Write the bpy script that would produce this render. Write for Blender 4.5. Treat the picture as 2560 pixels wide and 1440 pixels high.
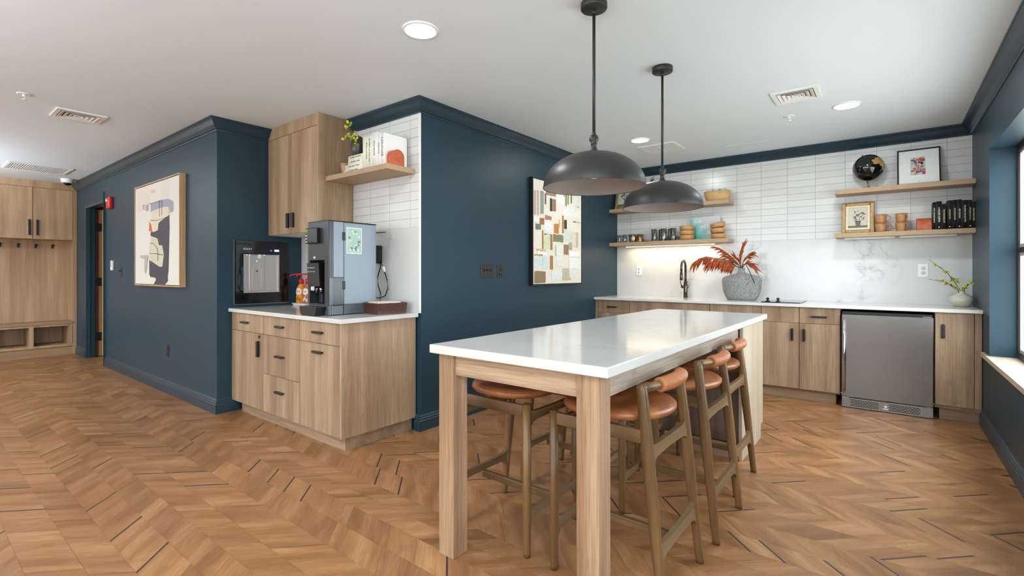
import bpy, bmesh, math, random
from mathutils import Vector, Matrix
random.seed(7)
PI = math.pi
sc = bpy.context.scene
for o in list(bpy.data.objects): bpy.data.objects.remove(o)
C = sc.collection

# ---------------------------------------------------------------- camera
cam_d = bpy.data.cameras.new('camera'); cam = bpy.data.objects.new('camera', cam_d); C.objects.link(cam)
cam.location = (0, 0, 1.226); cam.rotation_euler = (PI / 2, 0, math.radians(37.856))
cam_d.sensor_width = 36; cam_d.lens = 1209.874 / 2560 * 36
cam_d.shift_y = -(720 - 682.634) / 2560
cam_d.clip_start = 0.05; cam_d.clip_end = 200
sc.camera = cam
# ---------------------------------------------------------------- colour management
sc.view_settings.view_transform = 'Standard'; sc.view_settings.look = 'None'
sc.view_settings.gamma = 1; sc.view_settings.use_curve_mapping = False
sc.view_settings.exposure = -0.03
try:
    sc.cycles.use_denoising = True
    sc.cycles.max_bounces = 7; sc.cycles.diffuse_bounces = 4; sc.cycles.glossy_bounces = 3
    sc.cycles.transparent_max_bounces = 8; sc.cycles.transmission_bounces = 4
    sc.cycles.caustics_reflective = False; sc.cycles.caustics_refractive = False
    sc.cycles.sample_clamp_indirect = 6
except Exception: pass
# room dimensions (metres)
K, B, T2, S, W1, R, CH, MUD, REAR = 5.989, -2.867, 2.526, -4.619, 1.752, .599, 2.569, -9.75, -5.2
KT, CT = .93, .915   # counter heights
# ---------------------------------------------------------------- world: overcast bright sky outside the windows
w = bpy.data.worlds.new('world'); sc.world = w; w.use_nodes = True
bg = w.node_tree.nodes['Background']; bg.inputs[0].default_value = (.85, .935, 1.0, 1); bg.inputs[1].default_value = 9.5

def area(name, loc, rot, sx, sy, power, col=(1, 1, 1), shape='RECTANGLE', portal=False, spread=None):
    l = bpy.data.lights.new(name, 'AREA'); l.shape = shape; l.size = sx; l.size_y = sy
    l.energy = power; l.color = col
    if spread: l.spread = spread
    if portal: l.cycles.is_portal = True
    o = bpy.data.objects.new(name, l); C.objects.link(o); o.location = loc; o.rotation_euler = rot
    return o
# window openings: right wall (y0, y1, z0, z1)
WIN_R = [(2.3, 5.06, .60, 2.15), (-1.6, 1.1, .60, 2.15), (-4.6, -2.2, .60, 2.15)]
WIN_B = [(-8.6, -6.2, .60, 2.25), (-5.6, -3.2, .60, 2.25), (-2.6, -.3, .60, 2.25)]
for i, (y0, y1, z0, z1) in enumerate(WIN_R):
    area('daylight_portal', (R + .135, (y0 + y1) / 2, (z0 + z1) / 2), (0, PI / 2, 0), z1 - z0, y1 - y0, 1, portal=True)
for i, (x0, x1, z0, z1) in enumerate(WIN_B):
    area('daylight_portal', ((x0 + x1) / 2, REAR - .1, (z0 + z1) / 2), (PI / 2, 0, 0), x1 - x0, z1 - z0, 1, portal=True)
LAMP_W = 12.0
# ---------------------------------------------------------------- tagging
ORG = {}
def tag(o, label=None, cat=None, group=None, kind=None):
    if label: o['label'] = label
    if cat: o['category'] = cat
    if group: o['group'] = group
    if kind: o['kind'] = kind
    return o
def thing(name, label, cat, loc=(0, 0, 0), group=None):
    o = bpy.data.objects.new(name, None); C.objects.link(o); o.location = loc
    o.empty_display_size = .05
    ORG[o.name] = Vector(loc)
    return tag(o, label, cat, group)
def copy_tree(o, parent=None):
    c = o.copy(); C.objects.link(c); c.parent = parent
    for ch in list(o.children): copy_tree(ch, c)
    return c
# ---------------------------------------------------------------- mesh building
class MB:
    def __init__(s): s.bm = bmesh.new(); s.mi = 0; s.uv = None
    def quad(s, vs, smooth=False):
        f = s.bm.faces.new([s.bm.verts.new(v) for v in vs]); f.material_index = s.mi; f.smooth = smooth; return f
    def box(s, x0, x1, y0, y1, z0, z1, bev=0, seg=2, M=None):
        if x0 > x1: x0, x1 = x1, x0
        if y0 > y1: y0, y1 = y1, y0
        if z0 > z1: z0, z1 = z1, z0
        r = bmesh.ops.create_cube(s.bm, size=1)
        vs = r['verts']
        for v in vs: v.co = Vector(((x0 + x1) / 2 + v.co.x * (x1 - x0), (y0 + y1) / 2 + v.co.y * (y1 - y0), (z0 + z1) / 2 + v.co.z * (z1 - z0)))
        fs = {f for v in vs for f in v.link_faces}
        for f in fs: f.material_index = s.mi
        if bev:
            es = {e for v in vs for e in v.link_edges}
            rb = bmesh.ops.bevel(s.bm, geom=list(es), offset=bev, segments=seg, profile=.5, affect='EDGES')
            fs = set(rb['faces']) | {f for f in fs if f.is_valid}
            vs = list({v for f in fs for v in f.verts})
            for f in fs: f.material_index = s.mi
        if M:
            for v in vs: v.co = M @ v.co
        return s
    def lathe(s, prof, c=(0, 0, 0), n=32, axis='Z', cap=True, M=None, sy=1.0):
        rings = []; c = Vector(c)
        def P(r, h, a):
            x, y = r * math.cos(a), r * math.sin(a) * sy
            p = {'Z': (x, y, h), 'X': (h, x, y), 'Y': (x, h, y)}[axis]
            p = Vector(p)
            if M: p = M @ p
            return p + c
        for r, h in prof:
            if r < 1e-6: rings.append([s.bm.verts.new(P(0, h, 0))])
            else: rings.append([s.bm.verts.new(P(r, h, 2 * PI * k / n)) for k in range(n)])
        for a, b in zip(rings, rings[1:]):
            for k in range(n):
                k2 = (k + 1) % n
                if len(a) == 1 and len(b) == 1: continue
                if len(a) == 1: vs = [a[0], b[k], b[k2]]
                elif len(b) == 1: vs = [a[k], b[0], a[k2]]
                else: vs = [a[k], b[k], b[k2], a[k2]]
                try: f = s.bm.faces.new(vs); f.smooth = True; f.material_index = s.mi
                except ValueError: pass
        if cap:
            for rg in (rings[0], rings[-1]):
                if len(rg) > 2:
                    try: f = s.bm.faces.new(rg); f.material_index = s.mi
                    except ValueError: pass
        return s
    def tube(s, pts, rad, n=12, cap=True, up=(0, 0, 1), smooth=True, sq=1.0):
        """rad: float, list of floats or list of (side, up) radii; sq<1 squares the section"""
        pts = [Vector(p) for p in pts]; N = len(pts); rings = []; up = Vector(up)
        for i, p in enumerate(pts):
            t = (pts[min(i + 1, N - 1)] - pts[max(i - 1, 0)]).normalized()
            u = up - t * up.dot(t)
            if u.length < 1e-3: u = Vector((1, 0, 0)) - t * t.x
            if u.length < 1e-3: u = Vector((0, 1, 0)) - t * t.y
            u.normalize(); sd = t.cross(u)
            r = rad[i] if isinstance(rad, (list, tuple)) else rad
            ra, rb = r if isinstance(r, (list, tuple)) else (r, r)
            ring = []
            for k in range(n):
                a = 2 * PI * (k + .5) / n; ca, sa = math.cos(a), math.sin(a)
                ca = math.copysign(abs(ca) ** sq, ca); sa = math.copysign(abs(sa) ** sq, sa)
                ring.append(s.bm.verts.new(p + sd * ca * ra + u * sa * rb))
            rings.append(ring)
        for a, b in zip(rings, rings[1:]):
            for k in range(n):
                k2 = (k + 1) % n
                f = s.bm.faces.new([a[k], a[k2], b[k2], b[k]]); f.smooth = smooth; f.material_index = s.mi
        if cap:
            for rg in (rings[0][::-1], rings[-1]):
                f = s.bm.faces.new(rg); f.material_index = s.mi
        return s
    def prism(s, poly, axis, a0, a1, smooth=False, M=None):
        """poly: 2D points; axis X: (y,z), Y: (x,z), Z: (x,y)"""
        def P(u, v, a):
            p = Vector({'X': (a, u, v), 'Y': (u, a, v), 'Z': (u, v, a)}[axis])
            return M @ p if M else p
        A = [s.bm.verts.new(P(u, v, a0)) for u, v in poly]; Bv = [s.bm.verts.new(P(u, v, a1)) for u, v in poly]
        n = len(poly)
        for vs in (A[::-1], Bv):
            f = s.bm.faces.new(vs); f.material_index = s.mi
        for k in range(n):
            f = s.bm.faces.new([A[k], A[(k + 1) % n], Bv[(k + 1) % n], Bv[k]]); f.material_index = s.mi; f.smooth = smooth
        return s
    def loft(s, rings, cap=True, smooth=True):
        rs = [[s.bm.verts.new(p) for p in r] for r in rings]; n = len(rs[0])
        for a, b in zip(rs, rs[1:]):
            for k in range(n):
                k2 = (k + 1) % n
                f = s.bm.faces.new([a[k], a[k2], b[k2], b[k]]); f.smooth = smooth; f.material_index = s.mi
        if cap:
            for rg in (rs[0][::-1], rs[-1]):
                f = s.bm.faces.new(rg); f.material_index = s.mi; f.smooth = smooth
        return s
    def sphere(s, c, r, u=16, v=10, sc3=(1, 1, 1)):
        q = bmesh.ops.create_uvsphere(s.bm, u_segments=u, v_segments=v, radius=r)
        for vt in q['verts']: vt.co = Vector((vt.co.x * sc3[0], vt.co.y * sc3[1], vt.co.z * sc3[2])) + Vector(c)
        for f in {f for vt in q['verts'] for f in vt.link_faces}: f.smooth = True; f.material_index = s.mi
        return s
    def build(s, name, m, parent=None, origin=None, recalc=True):
        bm = s.bm
        if recalc: bmesh.ops.recalc_face_normals(bm, faces=bm.faces)
        if parent is not None: org = ORG.get(parent.name, Vector((0, 0, 0)))
        elif origin is not None: org = Vector(origin)
        else:
            xs = [v.co for v in bm.verts]
            org = Vector(((min(v.x for v in xs) + max(v.x for v in xs)) / 2, (min(v.y for v in xs) + max(v.y for v in xs)) / 2, min(v.z for v in xs)))
        for v in bm.verts: v.co -= org
        me = bpy.data.meshes.new(name); bm.to_mesh(me); bm.free()
        for mm in (m if isinstance(m, (list, tuple)) else [m]): me.materials.append(mm)
        o = bpy.data.objects.new(name, me); C.objects.link(o); ORG[o.name] = org
        if parent is not None: o.parent = parent
        else: o.location = org
        return o
def struct(name, mb, m, parent=None, origin=None):
    o = mb.build(name, m, parent, origin)
    if parent is None: o['kind'] = 'structure'
    return o
def text(name, body, size, m, parent, loc, rot=(PI / 2, 0, 0), ext=.0006, align='CENTER', spin=0, sx=1.0, shear=0, bold=0):
    cu = bpy.data.curves.new('t', 'FONT'); cu.body = body; cu.size = size; cu.extrude = ext; cu.align_x = align; cu.align_y = 'CENTER'
    cu.shear = shear; cu.offset = bold; cu.resolution_u = 3
    t = bpy.data.objects.new('t', cu)
    me = bpy.data.meshes.new_from_object(t); bpy.data.objects.remove(t)
    from mathutils import Euler
    Mx = Matrix.Translation(Vector(loc)) @ Euler(rot).to_matrix().to_4x4() @ Matrix.Rotation(spin, 4, 'Z') @ Matrix.Diagonal((sx, 1, 1, 1))
    org = ORG.get(parent.name, Vector((0, 0, 0)))
    me.transform(Matrix.Translation(-org) @ Mx); me.materials.clear(); me.materials.append(m); me.name = name
    o = bpy.data.objects.new(name, me); C.objects.link(o); o.parent = parent; ORG[o.name] = org
    return o
# ---------------------------------------------------------------- materials
def lin(c): return tuple(((x / 255) / 12.92 if x / 255 <= .04045 else ((x / 255 + .055) / 1.055) ** 2.4) for x in c[:3]) + (1,)
MATS = {}
class NT:
    def __init__(s, name):
        s.m = bpy.data.materials.new(name); s.m.use_nodes = True; s.t = s.m.node_tree; s.b = s.t.nodes['Principled BSDF']
    def n(s, typ, **kw):
        nd = s.t.nodes.new('ShaderNode' + typ)
        for k, v in kw.items():
            if k in nd.inputs: nd.inputs[k].default_value = v
            else: setattr(nd, k, v)
        return nd
    def l(s, a, b): s.t.links.new(a, b)
    def coord(s, scale=(1, 1, 1), kind='Object', rnd=0):
        tc = s.n('TexCoord'); mp = s.n('Mapping'); mp.inputs['Scale'].default_value = scale
        if rnd:
            oi = s.n('ObjectInfo'); ml = s.n('VectorMath', operation='SCALE'); cb = s.n('CombineXYZ')
            for i in range(3): s.l(oi.outputs['Random'], cb.inputs[i])
            s.l(cb.outputs[0], ml.inputs[0]); ml.inputs['Scale'].default_value = rnd
            ad = s.n('VectorMath', operation='ADD'); s.l(tc.outputs[kind], ad.inputs[0]); s.l(ml.outputs[0], ad.inputs[1]); s.l(ad.outputs[0], mp.inputs[0])
        else: s.l(tc.outputs[kind], mp.inputs[0])
        return mp.outputs[0]
    def ramp(s, fac, stops, interp='LINEAR'):
        r = s.n('ValToRGB'); r.color_ramp.interpolation = interp; e = r.color_ramp.elements
        while len(e) > 1: e.remove(e[-1])
        e[0].position = stops[0][0]; e[0].color = stops[0][1]
        for p, c in stops[1:]: x = e.new(p); x.color = c
        s.l(fac, r.inputs[0]); return r.outputs[0]
    def bump(s, h, strength=.1, dist=.01):
        b = s.n('Bump'); b.inputs['Strength'].default_value = strength; b.inputs['Distance'].default_value = dist
        s.l(h, b.inputs['Height']); s.l(b.outputs[0], s.b.inputs['Normal'])
def mix(nt, fac, a, b, mode='MIX'):
    m = nt.n('MixRGB', blend_type=mode)
    for i, x in ((0, fac), (1, a), (2, b)):
        if hasattr(x, 'is_linked'): nt.l(x, m.inputs[i])
        else: m.inputs[i].default_value = x
    return m.outputs[0]
def mat(name, c, rough=.5, metal=0, spec=.5, noise=0, nscale=60, bump=0, coat=0, emit=None, es=1, alpha=None, trans=0, ior=1.45, sheen=0):
    if name in MATS: return MATS[name]
    t = NT(name); b = t.b
    b.inputs['Base Color'].default_value = lin(c); b.inputs['Roughness'].default_value = rough; b.inputs['Metallic'].default_value = metal
    b.inputs['Specular IOR Level'].default_value = spec; b.inputs['Coat Weight'].default_value = coat; b.inputs['IOR'].default_value = ior
    b.inputs['Transmission Weight'].default_value = trans
    nz = t.n('TexNoise', Scale=nscale, Detail=3.0); t.l(t.coord(), nz.inputs['Vector'])
    k = max(noise, .015)
    cc = lin(c); lo = tuple(max(0, x * (1 - k)) for x in cc[:3]) + (1,); hi = tuple(min(1, x * (1 + k)) for x in cc[:3]) + (1,)
    t.l(t.ramp(nz.outputs[0], [(.3, lo), (.7, hi)]), b.inputs['Base Color'])
    if bump: t.bump(nz.outputs[0], bump, .002)
    if emit: b.inputs['Emission Color'].default_value = lin(emit); b.inputs['Emission Strength'].default_value = es
    MATS[name] = t.m; return t.m
def wood(name, c, dark, axis='Z', scale=1.0, rough=.45, contrast=1.35, rnd=7, ring=.35):
    if name in MATS: return MATS[name]
    t = NT(name); a = {'X': 0, 'Y': 1, 'Z': 2}[axis]
    def sc3(across, along): v = [across * scale] * 3; v[a] = along * scale; return tuple(v)
    n1 = t.n('TexNoise', Scale=1.0, Detail=3.0); t.l(t.coord(sc3(9, .55), rnd=rnd), n1.inputs['Vector'])
    n2 = t.n('TexNoise', Scale=1.0, Detail=5.0, Roughness=.65); t.l(t.coord(sc3(150, 3.5), rnd=rnd), n2.inputs['Vector'])
    n3 = t.n('TexNoise', Scale=1.0, Detail=1.0); t.l(t.coord(sc3(6.5, .45), rnd=rnd), n3.inputs['Vector'])
    mul = t.n('Math', operation='MULTIPLY'); t.l(n3.outputs[0], mul.inputs[0]); mul.inputs[1].default_value = 26
    sn = t.n('Math', operation='SINE'); m2 = t.n('Math', operation='MULTIPLY'); t.l(mul.outputs[0], m2.inputs[0]); m2.inputs[1].default_value = 3.2
    t.l(m2.outputs[0], sn.inputs[0])
    pw = t.n('Math', operation='ABSOLUTE'); t.l(sn.outputs[0], pw.inputs[0])
    base = t.ramp(n1.outputs[0], [(.32, lin(dark)), (.48, lin(tuple((a_ + b_) / 2 for a_, b_ in zip(c, dark)))), (.62, lin(c))])
    g = t.ramp(n2.outputs[0], [(.36, (.68, .62, .57, 1)), (.58, (1, 1, 1, 1))])
    c1 = mix(t, min(1, .55 * contrast), base, g, 'MULTIPLY')
    rg = t.ramp(pw.outputs[0], [(0, (.70, .62, .55, 1)), (.22, (1, 1, 1, 1))])
    c2 = mix(t, ring * contrast, c1, rg, 'MULTIPLY')
    t.l(c2, t.b.inputs['Base Color']); t.b.inputs['Roughness'].default_value = rough; t.b.inputs['Specular IOR Level'].default_value = .4
    t.bump(n2.outputs[0], .12, .002)
    MATS[name] = t.m; return t.m
def marble(name, c=(232, 231, 228), vein=(150, 152, 156), vs=1.0, amt=.7, rough=.18):
    t = NT(name)
    v = t.coord((1, 1, 1))
    nd = t.n('TexNoise', Scale=1.5 * vs, Detail=4.0); t.l(v, nd.inputs['Vector'])
    ad = mix(t, .22, v, nd.outputs['Color'], 'ADD')
    n1 = t.n('TexNoise', Scale=1.8 * vs, Detail=7.0, Roughness=.62); t.l(ad, n1.inputs['Vector'])
    sb = t.n('Math', operation='SUBTRACT'); t.l(n1.outputs[0], sb.inputs[0]); sb.inputs[1].default_value = .5
    ab = t.n('Math', operation='ABSOLUTE'); t.l(sb.outputs[0], ab.inputs[0])
    vn = t.ramp(ab.outputs[0], [(0, (1, 1, 1, 1)), (.012, (.25, .25, .25, 1)), (.05, (0, 0, 0, 1))])
    nm = t.n('TexNoise', Scale=2.3 * vs, Detail=2.0); t.l(v, nm.inputs['Vector'])
    mk = t.ramp(nm.outputs[0], [(.5, (0, 0, 0, 1)), (.68, (amt, amt, amt, 1))])
    f = mix(t, 1.0, vn, mk, 'MULTIPLY')
    n4 = t.n('TexNoise', Scale=3.0, Detail=3.0); t.l(v, n4.inputs['Vector'])
    bs = t.ramp(n4.outputs[0], [(.35, lin(tuple(x - 5 for x in c))), (.65, lin(c))])
    t.l(mix(t, f, bs, lin(vein)), t.b.inputs['Base Color'])
    t.b.inputs['Roughness'].default_value = rough
    MATS[name] = t.m; return t.m
def tilemat(name, x0, z0, bw, rh):
    t = NT(name); tc = t.n('TexCoord'); sp = t.n('SeparateXYZ'); t.l(tc.outputs['Object'], sp.inputs[0])
    cb = t.n('CombineXYZ')
    for src, dst, off in ((0, 0, x0), (2, 1, z0)):
        m = t.n('Math', operation='SUBTRACT'); t.l(sp.outputs[src], m.inputs[0]); m.inputs[1].default_value = off - 20 * (bw if dst == 0 else rh); t.l(m.outputs[0], cb.inputs[dst])
    br = t.n('TexBrick'); br.offset = 0; br.squash = 1; t.l(cb.outputs[0], br.inputs['Vector'])
    br.inputs['Scale'].default_value = 1; br.inputs['Brick Width'].default_value = bw; br.inputs['Row Height'].default_value = rh
    br.inputs['Mortar Size'].default_value = .0018; br.inputs['Mortar Smooth'].default_value = .3; br.inputs['Bias'].default_value = 0
    br.inputs['Color1'].default_value = lin((222, 221, 219)); br.inputs['Color2'].default_value = lin((213, 212, 211)); br.inputs['Mortar'].default_value = lin((158, 156, 152))
    t.l(br.outputs['Color'], t.b.inputs['Base Color']); t.b.inputs['Roughness'].default_value = .22
    inv = t.n('Math', operation='SUBTRACT'); inv.inputs[0].default_value = 1; t.l(br.outputs['Fac'], inv.inputs[1])
    t.bump(inv.outputs[0], .5, .003)
    MATS[name] = t.m; return t.m

M_wall = mat('blue_paint', (38, 61, 74), .42, spec=.32, noise=.03, nscale=180, bump=.04)
M_trimb = mat('blue_trim_paint', (37, 59, 72), .3, spec=.5)
M_ceil = mat('ceiling_paint', (227, 234, 240), .85, spec=.2, noise=.01, nscale=120, bump=.03)
M_white = mat('white_metal', (235, 234, 231), .4)
M_whitepl = mat('white_plastic', (236, 236, 234), .3)
M_black = mat('black_metal', (28, 26, 26), .38, spec=.5)
M_blackpl = mat('black_plastic', (16, 16, 17), .3)
M_blackgl = mat('black_glass', (6, 6, 8), .04, spec=.6)
M_dark = mat('dark_gap', (14, 13, 13), .8)
M_cab = wood('light_walnut_laminate', (180, 154, 126), (146, 119, 93), 'Z')
M_cabx = wood('laminate_horizontal_x', (176, 150, 124), (146, 120, 95), 'X')
M_caby = wood('laminate_horizontal_y', (180, 158, 134), (148, 128, 108), 'Y')
M_isl = wood('island_oak', (188, 156, 126), (142, 108, 80), 'Z', contrast=1.6, ring=.3, rough=.5)
M_islx = wood('island_oak_x', (186, 156, 128), (152, 120, 92), 'X', contrast=1.6, ring=.3, rough=.5)
M_isly = wood('island_oak_y', (172, 158, 142), (136, 120, 106), 'Y', contrast=1.6, ring=.3, rough=.5)
M_islp = wood('island_panel', (196, 182, 162), (176, 158, 136), 'Z', contrast=.8)
M_isld = wood('island_dark_panel', (120, 98, 86), (84, 66, 58), 'Z', contrast=1.0)
M_shelf = mat('shelf_laminate', (176, 148, 118), .5, noise=.06, nscale=14)
M_mud = wood('mudroom_laminate', (196, 164, 130), (164, 132, 102), 'Z', contrast=.9)
M_mudh = wood('mudroom_laminate_h', (176, 144, 110), (150, 118, 88), 'Y', contrast=.8)
M_stool = wood('stool_walnut', (126, 94, 58), (90, 64, 38), 'Z', contrast=.8, rough=.35, scale=1.6)
M_stoolh = wood('stool_walnut_h', (134, 108, 76), (98, 76, 50), 'Y', contrast=.7, rough=.35, scale=1.6)
M_marb = marble('quartz_backsplash', (214, 213, 211), (146, 149, 154), .8, .85)
M_quartz = marble('quartz_countertop', (216, 214, 209), (180, 180, 180), 1.6, .5, .12)
M_steel = mat('brushed_steel', (178, 176, 172), .28, metal=1, noise=.03)
M_chrome = mat('chrome', (205, 205, 205), .15, metal=1)
M_brass = mat('brass', (190, 150, 90), .3, metal=1)
def leather():
    t = NT('tan_leather'); nz = t.n('TexNoise', Scale=7.0, Detail=5.0); t.l(t.coord(rnd=3), nz.inputs['Vector'])
    t.l(t.ramp(nz.outputs[0], [(.3, lin((124, 70, 38))), (.5, lin((150, 88, 50))), (.72, lin((172, 108, 66)))]), t.b.inputs['Base Color'])
    t.b.inputs['Roughness'].default_value = .34
    vo = t.n('TexVoronoi', Scale=260.0); t.l(t.coord(), vo.inputs['Vector']); t.bump(vo.outputs[0], .12, .001)
    return t.m
M_leath = leather()
M_wrap = mat('leather_cord', (170, 108, 68), .4, noise=.08, nscale=30)
def glassmat(name, tint=(1, 1, 1), gl=.12):
    m = bpy.data.materials.new(name); m.use_nodes = True; t = m.node_tree
    for n in list(t.nodes): t.nodes.remove(n)
    o = t.nodes.new('ShaderNodeOutputMaterial'); mx = t.nodes.new('ShaderNodeMixShader'); tr = t.nodes.new('ShaderNodeBsdfTransparent'); g = t.nodes.new('ShaderNodeBsdfGlossy')
    tr.inputs[0].default_value = (*tint, 1); g.inputs['Roughness'].default_value = .02; mx.inputs[0].default_value = gl
    t.links.new(tr.outputs[0], mx.inputs[1]); t.links.new(g.outputs[0], mx.inputs[2]); t.links.new(mx.outputs[0], o.inputs[0]); return m
M_pane = glassmat('window_glass', (.97, .99, .98), .05)
M_glass = glassmat('clear_glass', (.93, .95, .95), .25)
def emis(name, c, s):
    m = bpy.data.materials.new(name); m.use_nodes = True; t = m.node_tree
    for n in list(t.nodes): t.nodes.remove(n)
    o = t.nodes.new('ShaderNodeOutputMaterial'); e = t.nodes.new('ShaderNodeEmission'); e.inputs[0].default_value = lin(c); e.inputs[1].default_value = s
    t.links.new(e.outputs[0], o.inputs[0]); return m
M_lamp = emis('lamp_diffuser', (255, 250, 240), 7)
M_led = emis('led_strip', (255, 226, 180), 6)
FLAT = {}
def flat(c, rough=.6):
    k = (tuple(c), rough)
    if k not in FLAT: FLAT[k] = mat('paint_%d_%d_%d' % tuple(c), c, rough, noise=.04, nscale=40)
    return FLAT[k]
# ================================================================ FLOOR (chevron planks with dark inlay strips)
def floor_material():
    t = NT('floor_planks'); uv = t.n('UVMap'); at = t.n('Attribute'); at.attribute_name = 'tone'
    def mp(s):
        m = t.n('Mapping'); m.inputs['Scale'].default_value = s; t.l(uv.outputs[0], m.inputs[0]); return m.outputs[0]
    n1 = t.n('TexNoise', Scale=1.0, Detail=3.0); t.l(mp((1.6, 10, 1)), n1.inputs['Vector'])
    n2 = t.n('TexNoise', Scale=1.0, Detail=5.0, Roughness=.7); t.l(mp((7, 150, 1)), n2.inputs['Vector'])
    n3 = t.n('TexNoise', Scale=1.0, Detail=1.0); t.l(mp((2.2, 9, 1)), n3.inputs['Vector'])
    m = t.n('Math', operation='MULTIPLY'); t.l(n3.outputs[0], m.inputs[0]); m.inputs[1].default_value = 70
    sn = t.n('Math', operation='SINE'); t.l(m.outputs[0], sn.inputs[0])
    base = t.ramp(n1.outputs[0], [(.3, lin((138, 95, 60))), (.5, lin((164, 117, 77))), (.72, lin((188, 141, 99)))])
    c1 = mix(t, .42, base, t.ramp(n2.outputs[0], [(.38, (.66, .6, .54, 1)), (.58, (1, 1, 1, 1))]), 'MULTIPLY')
    c2 = mix(t, .28, c1, t.ramp(sn.outputs[0], [(.05, (.75, .68, .6, 1)), (.3, (1, 1, 1, 1))]), 'MULTIPLY')
    c3 = mix(t, 1.0, c2, at.outputs['Color'], 'MULTIPLY')
    t.l(c3, t.b.inputs['Base Color']); t.b.inputs['Roughness'].default_value = .34; t.b.inputs['Specular IOR Level'].default_value = .4
    t.bump(n2.outputs[0], .08, .002); return t.m
M_floor = floor_material()
M_inlay = mat('dark_inlay', (58, 52, 50), .5, noise=.2, nscale=200)
def make_floor():
    rnd = random.Random(11)
    verts, faces, mats, tones, uvs = [], [], [], [], []
    def add(vs, mi, tone, uv):
        i = len(verts); verts.extend(vs); faces.append((i, i + 1, i + 2, i + 3)); mats.append(mi); tones.append(tone); uvs.append(uv)
    X0, X1, Y0, Y1 = -10.4, R + .1, REAR - .05, K
    add([(X0, Y0, -.0015), (X1, Y0, -.0015), (X1, Y1, -.0015), (X0, Y1, -.0015)], 0, .45, [(0, 0), (1, 0), (1, 1), (0, 1)])
    rows = []
    y = .62; d = -1          # (y0, y1, direction): direction -1 = seam runs at 135 degrees
    pat = [.15, .12, .14, .16, .12, .15, .13]
    k = 0
    while y < Y1:
        n = rnd.choice([2, 2, 1, 2])
        for j in range(n):
            h = pat[(k * 3 + j) % 7] * rnd.uniform(.92, 1.1); y2 = min(y + h, Y1)
            if y < .86 < y + h + .05 and k == 0: y2 = .86
            rows.append((y, y2, d)); y = y2; k += 1
            if y >= Y1: break
        d = -d
    y = .62; d = 1
    while y > Y0:
        for j in range(rnd.choice([1, 2, 2])):
            h = pat[k % 7] * rnd.uniform(.92, 1.1); y2 = max(y - h, Y0); rows.append((y2, y, d)); y = y2; k += 1
            if y <= Y0: break
        d = -d
    g = .0008
    for (ya, yb, d) in rows:
        h = yb - ya; x = X0 + .3 + rnd.uniform(0, .2)
        while x < X1 - .25:
            wd = rnd.choice([.14, .2, .26, .32, .38]) * rnd.uniform(.9, 1.1)
            tone = rnd.uniform(.83, 1.07); inl = rnd.random() < .27
            ex = .012 if inl else 0
            sh = d * h; off = (rnd.uniform(0, 50), rnd.uniform(0, 50))
            xs = x if d > 0 else x + h
            a = (xs + g, ya + g / 2, 0); b = (xs + wd - g - ex, ya + g / 2, 0); c = (xs + wd - g - ex + sh, yb - g / 2, 0); e = (xs + g + sh, yb - g / 2, 0)
            def U(p):
                u_ = (p[0] * d + p[1]) * .7071; v_ = (p[0] - p[1] * d) * .7071; return (u_ + off[0], v_ + off[1])
            add([a, b, c, e], 0, tone, [U(p) for p in (a, b, c, e)])
            if inl:
                b2 = (xs + wd, ya, 0); c2 = (xs + wd + sh, yb, 0)
                add([b, b2, c2, c], 1, 1, [(0, 0), (0, 1), (1, 1), (1, 0)])
            x += wd
    me = bpy.data.meshes.new('floor'); me.from_pydata(verts, [], faces)
    me.materials.append(M_floor); me.materials.append(M_inlay)
    me.polygons.foreach_set('material_index', mats)
    me.uv_layers.new(name='UVMap'); me.color_attributes.new('tone', 'FLOAT_COLOR', 'CORNER')
    fu, fc = [], []
    for t_, uv in zip(tones, uvs):
        for q in uv: fu += [q[0], q[1]]; fc += [t_, t_ * (.985 if t_ < .9 else 1.0), t_ * (.97 if t_ < .9 else 1.0), 1.0]
    me.uv_layers['UVMap'].data.foreach_set('uv', fu); me.color_attributes['tone'].data.foreach_set('color', fc)
    o = bpy.data.objects.new('floor', me); C.objects.link(o); o['kind'] = 'structure'
make_floor()
# ================================================================ SHELL
m = MB(); m.box(-10.5, R + .3, REAR - .3, K + .2, CH, CH + .1); struct('ceiling', m, M_ceil)
DX0, DX1, DZ = -9.15, -8.2, 2.17
m = MB(); m.box(-10.4, DX0, W1, W1 + .09, 0, CH); m.box(DX1, S, W1, W1 + .09, 0, CH); m.box(DX0, DX1, W1, W1 + .09, DZ, CH)
wl = struct('wall_left', m, M_wall, origin=(0, 0, 0))
m = MB(); m.box(S - .12, S, W1 + .0901, T2 + .13, 0, CH); m.box(S - .12, S - .0001, W1 + .0001, W1 + .09, 0, CH)
m = MB(); m.box(S, S + .0005, W1 + .0, W1 + .01, 0, .01); m.bm.free()
m = MB(); m.box(S - .12, S, W1 + .0901, T2 + .13, 0, CH); struct('wall_nook_left', m, M_wall)
m = MB(); m.box(S, B - .12, T2 + .01, T2 + .13, 0, CH); m.box(B - .1199, B, T2, T2 + .01, 0, .001)
wn = struct('wall_nook_back', m, M_wall, origin=(0, 0, 0))
m = MB(); m.box(B - .12, B, T2 + .01, K + .13, 0, CH); struct('wall_center', m, M_wall)
m = MB(); m.box(B, R + .2, K + .01, K + .13, 0, CH); wk = struct('wall_kitchen', m, M_wall, origin=(0, 0, 0))
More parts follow.
